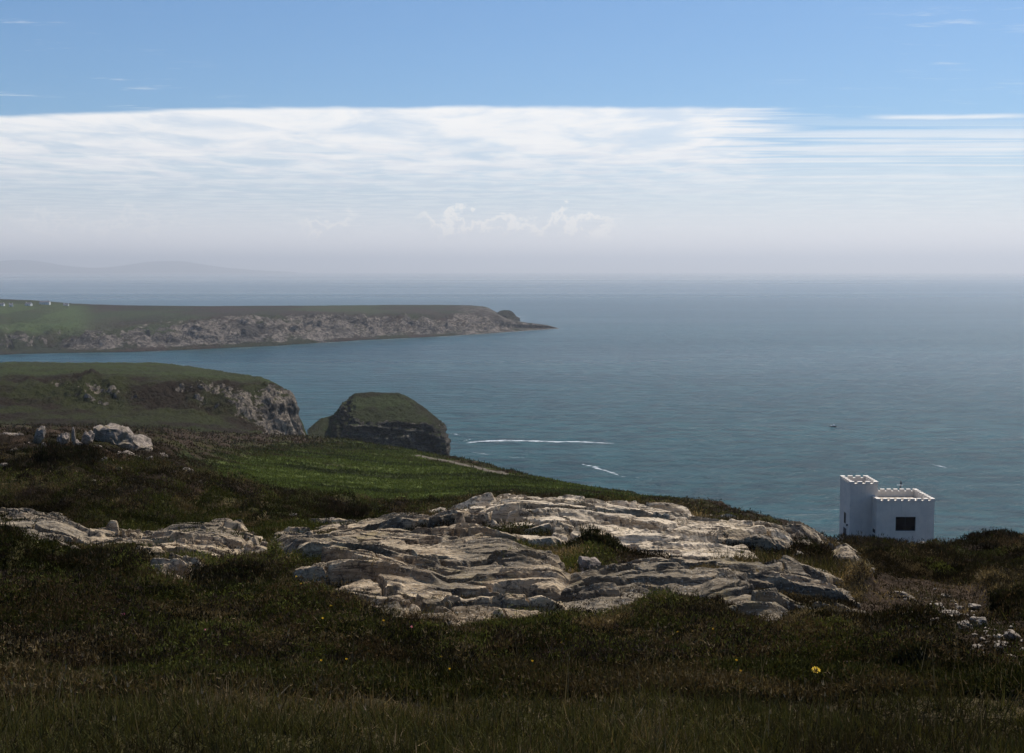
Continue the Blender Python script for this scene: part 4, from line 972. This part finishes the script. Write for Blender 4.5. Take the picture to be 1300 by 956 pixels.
PAL = np.array([[.032,.025,.013],[.048,.036,.021],[.062,.048,.028],[.042,.045,.014],[.078,.078,.022],[.105,.074,.038],[.17,.125,.065],[.20,.15,.09]])
def palette(x, y, r, seed, front=False):
    rg = np.random.default_rng(seed); a = fbm(x * .5, y * .5, octv=4, seed=31); b_ = fbm(x * 1.3 + 4, y * 1.3, octv=3, seed=44); big = fbm(x * .16 + 7, y * .16, octv=5, seed=31, gain=.6)
    k = rg.uniform(0, 1, len(x)); idx = np.zeros(len(x), int); idx[k > .35] = 1; idx[k > .7] = 2
    g = (big + .5 * a + rg.normal(0, .15, len(x))) > .10; idx[g] = np.where(k[g] > .5, 4, 3)
    dry = (b_ + rg.normal(0, .2, len(x))) > .40; idx[dry] = np.where(k[dry] > .62, 6, 5)
    idx[rg.uniform(0, 1, len(x)) > .988] = 7
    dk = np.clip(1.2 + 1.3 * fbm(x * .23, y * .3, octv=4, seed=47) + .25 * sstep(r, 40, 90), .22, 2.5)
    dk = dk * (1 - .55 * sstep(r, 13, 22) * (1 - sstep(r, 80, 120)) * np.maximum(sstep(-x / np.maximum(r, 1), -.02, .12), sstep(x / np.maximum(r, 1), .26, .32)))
    return PAL[idx] * dk[:, None]
def off_path(x, y): return np.min(np.hypot(x[:, None] - c_path[None, ::6, 0], y[:, None] - c_path[None, ::6, 1]), axis=1) > 2.6
def mask_keep(x, y, seed, thr=1.0):
    rg = np.random.default_rng(seed); s = gq(x, y, SD); t = gq(x, y, TD); fd = gq(x, y, FD)
    pock = fbm(x * .55, y * 2.0, octv=4, seed=16)      # same hollows the rock has
    k = (s < thr + rg.normal(0, 2, len(x))) | ((pock > .28) & (rg.uniform(0, 1, len(x)) < .8))
    k &= ~((t > -4) & (rg.uniform(0, 1, len(x)) < .93))
    return k, fd
# heather and low scrub
x, y, r = scatter(900000, 5.0, 150, 1, near=.55); k, fd = mask_keep(x, y, 2); k &= (fd < 2); x, y, r = x[k], y[k], r[k]
lump = np.maximum(fbm(x * .9, y * .9, octv=3, seed=8), 0)
tallk = sstep(r, 6.5, 9.5)
z = gq(x, y, Zg) + lump * .10 * tallk * np.random.default_rng(5).uniform(0, 1, len(x))
hid = gq(x, y, HID)
size = (.021 + .014 * hid) * np.maximum(1, r / 8) ** .80 * (1 - .3 * sstep(r, 60, 130))
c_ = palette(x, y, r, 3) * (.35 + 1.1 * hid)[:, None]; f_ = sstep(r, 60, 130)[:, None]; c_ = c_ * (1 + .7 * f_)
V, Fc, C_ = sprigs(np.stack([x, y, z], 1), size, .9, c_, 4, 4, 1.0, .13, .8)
xj, yj, rj = scatter(160000, 9.5, 26, 51, (-60, 1110), near=.4); sj = gq(xj, yj, SD); kj = sj > 2; xj, yj, rj, sj = xj[kj], yj[kj], rj[kj], sj[kj]
hj, cj = rock_height(xj, yj, sj, 5); kj = (cj > .30) & (fbm(xj * .6, yj * .9, octv=3, seed=52) + np.random.default_rng(53).normal(0, .25, len(xj)) > .05) & (hj > -.1); xj, yj, rj, hj = xj[kj], yj[kj], rj[kj], hj[kj]
V4, F4, C4 = sprigs(np.stack([xj, yj, gq(xj, yj, Zb) + hj + .01], 1), .022 * np.maximum(1, rj / 8) ** .8, .7, palette(xj, yj, rj, 54) * .9, 4, 55, 1.0, .14, .6)
# rounded cushions of heather and gorse, each with its own tone
rgc = np.random.default_rng(61); xc, yc, rc = scatter(1500, 5.6, 70, 60, near=.5); kc = (gq(xc, yc, SD) < -9) & (gq(xc, yc, TD) < -6) & (gq(xc, yc, FD) < -4); xc, yc, rc = xc[kc], yc[kc], rc[kc]
radc = rgc.uniform(.10, .30, len(xc)) * np.maximum(1, rc / 10) ** .75; hc_ = radc * rgc.uniform(.35, .8, len(xc)); CP = np.array([[.026,.020,.012],[.034,.036,.011],[.070,.045,.024],[.075,.078,.020],[.125,.090,.048],[.018,.015,.010],[.045,.031,.024]])
tonec = CP[rgc.integers(0, 7, len(xc))] * rgc.uniform(.5, 1.3, len(xc))[:, None]
nq = 110; u = rgc.normal(size=(len(xc) * nq, 3)); u /= np.linalg.norm(u, axis=1, keepdims=True); u[:, 2] = np.abs(u[:, 2]); Rq = np.repeat(radc, nq); Xq = np.repeat(xc, nq); Yq = np.repeat(yc, nq)
wob_ = 1 + .5 * fbm(Xq * 3 + u[:, 0] * 1.3, Yq * 3 + u[:, 1] * 1.3, u[:, 2], octv=3, seed=62); px5 = Xq + u[:, 0] * Rq * wob_; py5 = Yq + u[:, 1] * Rq * wob_
P5 = np.stack([px5, py5, gq(px5, py5, Zg) + u[:, 2] * np.repeat(hc_, nq) * wob_], 1)
V5, F5, C5 = sprigs(P5, np.repeat(.024 * np.maximum(1, rc / 8) ** .8, nq), .6, np.repeat(tonec, nq, 0), 4, 63, .8, .15, .6)
V, Fc, C_ = np.concatenate([V, V4, V5]), np.concatenate([Fc, F4 + len(V), F5 + len(V) + len(V4)]), np.concatenate([C_, C4, C5]); print('joint sprigs', len(xj))
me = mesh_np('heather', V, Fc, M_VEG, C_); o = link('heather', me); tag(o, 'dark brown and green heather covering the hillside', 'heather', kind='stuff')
# grass at the front and on the lower bank
x, y, r = scatter(170000, 2.2, 16, 6); k, fd = mask_keep(x, y, 7, 0)
gden = sstep(-r, -7.6, -5.8) + (fbm(x * .6, y * .6, octv=3, seed=19) > .42) * .7
k &= np.random.default_rng(8).uniform(0, 1, len(x)) < gden; x, y, r = x[k], y[k], r[k]; z = gq(x, y, Zg) - .01
GP = np.array([[.052,.050,.017],[.078,.072,.024],[.12,.088,.044],[.18,.13,.075],[.28,.21,.13],[.036,.029,.015]])
q = fbm(x * .8, y * .8, octv=4, seed=20) + np.random.default_rng(9).normal(0, .35, len(x)); idx = np.digitize(q, [-.45, .1, .45, .8, 1.15]); order = np.array([5, 0, 1, 2, 3, 4]); cg = GP[order[idx]]
size = np.where(r < 7, .075, .10) * np.random.default_rng(10).uniform(.5, 1.35, len(x)) * np.maximum(1, r / 7) * .85
V, Fc, C_ = sprigs(np.stack([x, y, z], 1), size, .25, cg, 4, 12, .95, .035, .4)
# taller bents with pale seed heads
x, y, r = scatter(900, 4.2, 11, 14); k, fd = mask_keep(x, y, 15, -2); x, y, r = x[k], y[k], r[k]; z = gq(x, y, Zg)
rg = np.random.default_rng(16); sz_ = rg.uniform(.12, .26, len(x)); V2, F2, C2 = sprigs(np.stack([x, y, z], 1), sz_, .1, np.tile([.13, .10, .06], (len(x), 1)), 1, 17, .25, .010, .0)
tip = V2.reshape(-1, 3, 3)[:, 2]; V3, F3, C3 = sprigs(tip - np.array([0, 0, .02]), np.full(len(tip), .022), .2, np.tile([.20, .15, .10], (len(tip), 1)), 3, 18, .3, .12, .1)
Vg = np.concatenate([V, V2, V3]); Fg = np.concatenate([Fc, F2 + len(V), F3 + len(V) + len(V2)]); Cg = np.concatenate([C_, C2, C3])
me = mesh_np('grass', Vg, Fg, M_VEG, Cg); o = link('grass', me); tag(o, 'short green and straw-coloured grass in the front of the hill', 'grass', kind='stuff')
# bracken field
x, y, r = scatter(220000, 45, 330, 21, (200, 1000)); fd = gq(x, y, FD); k = (fd > -6 + np.random.default_rng(22).normal(0, 3, len(x))) & off_path(x, y); x, y, r = x[k], y[k], r[k]; z = gq(x, y, Zg)
cb_ = gq(x, y, gc) * 1.25; size = .0019 * r * np.random.default_rng(23).uniform(.5, 1.2, len(x))
V, Fc, C_ = sprigs(np.stack([x, y, z], 1), size, .3, cb_, 3, 24, 1.35, .25, .8)
me = mesh_np('bracken', V, Fc, M_VEG, C_); o = link('bracken', me); tag(o, 'bright green bracken filling the field on the middle slope', 'bracken', kind='stuff')
# scrub along the far slopes
x, y, r = scatter(60000, 90, 420, 25, (-120, 1420)); fd = gq(x, y, FD); ed = gq(x, y, EDGE); k = (fd < 0) & (r < ed * 1.02) & off_path(x, y); x, y, r = x[k], y[k], r[k]; z = gq(x, y, Zg)
cb_ = gq(x, y, gc); size = .0022 * r * np.random.default_rng(26).uniform(.4, 1.2, len(x))
V, Fc, C_ = sprigs(np.stack([x, y, z], 1), size, .5, cb_, 4, 27, 1.2, .25, .8)
me = mesh_np('scrub', V, Fc, M_VEG, C_); o = link('scrub', me); tag(o, 'low brown scrub on the far slopes along the cliff edge', 'scrub', kind='stuff')

# single bushes
M_STEM = mat_plain('woody_stem', (.06, .045, .035), .9, .1, .2)
def bush(px, py, wpx, hpx, label, seed, colr=(.030, .024, .015), r=None, dry=.1):
    if r is None: P3, rr_ = ground_hit(px, py + hpx * .5)
    else: x, y, _ = at(px, py, r); P3 = np.array([x, y, ground_z(x, y)]); rr_ = r
    a = wpx * rr_ / F / 2; hgt = hpx * rr_ / F; rg = np.random.default_rng(seed)
    n_ = int(np.clip(wpx * hpx * 3.2, 1500, 9000)); u = rg.normal(size=(n_, 3)); u /= np.linalg.norm(u, axis=1, keepdims=True); u[:, 2] = np.abs(u[:, 2])
    rad = rg.uniform(.55, 1, n_) ** .6 * (1 + .75 * fbm(u[:, 0] * 1.7 + seed, u[:, 1] * 1.7, u[:, 2] * 1.7, octv=4, seed=seed))
    P_ = u * rad[:, None] * np.array([a, a * .85, hgt]); size = np.full(n_, .024 * max(1, rr_ / 9) * 1.15)
    base = np.array(colr) * .95; c = base * rg.uniform(.6, 1.5, (n_, 1)); dr = rg.uniform(0, 1, n_) < dry; c[dr] = np.array([.085, .055, .034]); c[rg.uniform(0, 1, n_) < .25] = [.026, .027, .011]
    V, Fc, C_ = sprigs(P_, size, .6, c, 4, seed, .6, .15, .5)
    o = empty('heather_bush', (P3[0], P3[1], P3[2] - .02)); link('foliage', mesh_np('foliage', V, Fc, M_VEG, C_), o)
    m = MB()
    for i in range(9):
        t = rg.uniform(0, 6.28); q = rg.uniform(.3, .75); m.tube((0, 0, -.03), (math.cos(t) * a * q, math.sin(t) * a * q * .85, hgt * rg.uniform(.5, .85)), .008, .003, 5)
    m.build('stem', M_STEM, o); tag(o, label, 'bush', 'heather bushes on the rocky foreground')
bush(893, 772, 84, 28, 'dark heather bush in front of the low broad slab, right of the brown one', 201, (.034, .024, .018), r=10.9)
bush(803, 780, 74, 26, 'rusty brown dry heather bush at the foot of the rocks, centre right', 202, (.075, .042, .026), r=10.8, dry=.45)
bush(858, 768, 34, 20, 'small twiggy dark bush between the rusty bush and the low slab', 203, (.04, .022, .022), r=11.6)
bush(752, 704, 70, 20, 'dark green bush growing in the cleft of the ledged rock', 204, (.026, .026, .013), r=15.2)
bush(516, 697, 38, 15, 'small green heather cushion growing on the big rock face', 205, (.026, .032, .013), r=14.6)
bush(300, 742, 130, 30, 'large dark heather bush left of the big rock face', 206, (.024, .019, .012), r=10.6)
bush(95, 748, 150, 14, 'wide dark heather bush below the leftmost rock shelf', 207, (.026, .022, .013), r=11)
bush(60, 610, 100, 26, 'dark heather mound on the left slope below the ridge rocks', 208, (.024, .019, .012), r=48)
bush(400, 640, 110, 24, 'long dark heather mound at the near edge of the green field', 209, (.028, .021, .014), r=34)
bush(1262, 693, 52, 7, 'round black-looking bush against the sea at the right edge', 211, (.022, .016, .012), r=59)
bush(1290, 728, 100, 16, 'dark heather bush at the right edge above the stony trail', 212, (.022, .019, .011), r=22)
bush(1300, 770, 70, 22, 'dark heather bush right of the squarish trail slab', 213, (.022, .020, .011), r=13.5)
bush(1170, 838, 90, 24, 'rounded olive heather bush left of the stony trail end', 214, (.040, .036, .016))
bush(1120, 699, 90, 7, 'wide low heather bush at the foot of the white tower', 216, (.030, .022, .015), r=98)
bush(1190, 715, 120, 22, 'broad dark heather mound between the tower and the stony trail', 217, (.028, .021, .013), r=29)
bush(690, 668, 110, 18, 'thin brown heather strip growing along the ledges of the upper rock', 219, (.05, .032, .022), r=17.6, dry=.3)
bush(930, 706, 150, 17, 'dark heather strip between the ledged ridge and the low broad slab', 220, (.032, .022, .016), r=17)

# post by the cliff edge
P3, _ = ground_hit(955, 650, 60); x, y, _z = at(955, 646, 150); gz = ground_z(x, y)
post = empty('post', (x, y, gz)); tag(post, 'thin grey post standing on the slope against the sea, left of the tower', 'post')
m = MB(); m.tube((0, 0, -.3), (0, 0, 1.75), .06, .05); m.build('shaft', M_GREY, post); m = MB(); m.box(-.09, .09, -.05, .05, 1.76, 1.95); m.build('cap', M_GREY, post)
x, y, _z = at(1296.5, 688, 150); 
P3 = np.array([x, y, _z])
x, y, _z = at(1296.5, 697, 100); gz = ground_z(x, y)
post2 = empty('post', (x, y, gz)); tag(post2, 'short dark post standing against the sea at the right edge', 'post')
hh_ = max(.8, float(at(1296.5, 685, 100)[2]) - gz); m = MB(); m.tube((0, 0, -.3), (0, 0, hh_), .10, .09); m.build('shaft', M_HD, post2); m = MB(); m.tube((0, 0, hh_ + .003), (0, 0, hh_ + .12), .13, .05); m.build('cap', M_HD, post2)
tag(post, group=None)

# flowers
M_PET = mat_plain('yellow_petals', (.85, .52, .01), .6, .3, .1, 40); M_PINK = mat_plain('pink_petals', (.55, .12, .22), .6, .3, .1, 40); M_SG = mat_plain('flower_stem', (.06, .09, .02), .8, .2, .1); M_CTR = mat_plain('flower_centre', (.55, .22, .01), .7, .2, .1)
def flower(px, py, wpx, label, r, mt=M_PET, np_=11, group=None, tiltx=.5):
    P3, rr_ = ground_hit(px, py + 6); x, y, z = at(px, py, rr_); z = max(float(z), P3[2] + .02) + (.05 if r == 0 else 0); rad = wpx * rr_ / F / 2
    hgt = z - ground_z(x, y); f = empty('flower', (x, y, z - hgt)); tag(f, label, 'flower', group); hgt = max(hgt, .04)
    m = MB()
    for i in range(np_):
        t = 2 * math.pi * i / np_; ct, st = math.cos(t), math.sin(t); wv_ = rad * .27
        pts = [(rad * .15, -wv_ * .4, 0), (rad * .75, -wv_, .004), (rad, 0, .006), (rad * .75, wv_, .004), (rad * .15, wv_ * .4, 0)]
        vs = []
        for k_ in (0, .0015):
            for a, b_, c in pts:
                X_, Y_ = a * ct - b_ * st, a * st + b_ * ct; vs.append((X_, Y_ * math.cos(tiltx) + 0, hgt + Y_ * math.sin(tiltx) + c + k_))
        m.add(vs, [(0,1,2,3,4), (9,8,7,6,5), (0,5,6,1), (1,6,7,2), (2,7,8,3), (3,8,9,4), (4,9,5,0)])
    m.build('petals', mt, f)
    m = MB(); m.tube((0, 0, hgt - .002), (0, -.001, hgt + .006), rad * .3, rad * .2, 8); m.build('flower_centre', M_CTR, f)
    m = MB(); m.tube((0, .005, -.02), (0, 0, hgt - .003), .0018, .0014, 5); m.build('stem', M_SG, f)
flower(1036, 857, 11.5, 'large bright yellow flower in the front grass, by far the biggest bloom', 5.2)
small = [(427,766),(420,778),(408,852),(440,850),(410,795),(712,827),(718,822),(376,738),(382,748),(497,752),(487,798),(571,863),(860,812),(940,866),(905,808),(676,853),(560,846),(935,852)]
for i, (px, py) in enumerate(small): flower(px, py, 3.2, 'tiny orange-yellow flower dotted in the foreground grass', 0, np_=5, group='tiny yellow flowers in the grass')
for i, (px, py) in enumerate([(262,810),(157,790),(523,806)]): flower(px, py, 4.5, ['pink flower right of centre among the three in the left grass', 'pink flower furthest left in the foreground grass', 'pink flower nearest the middle of the foreground grass'][i], 0, M_PINK, 6)
print('done')
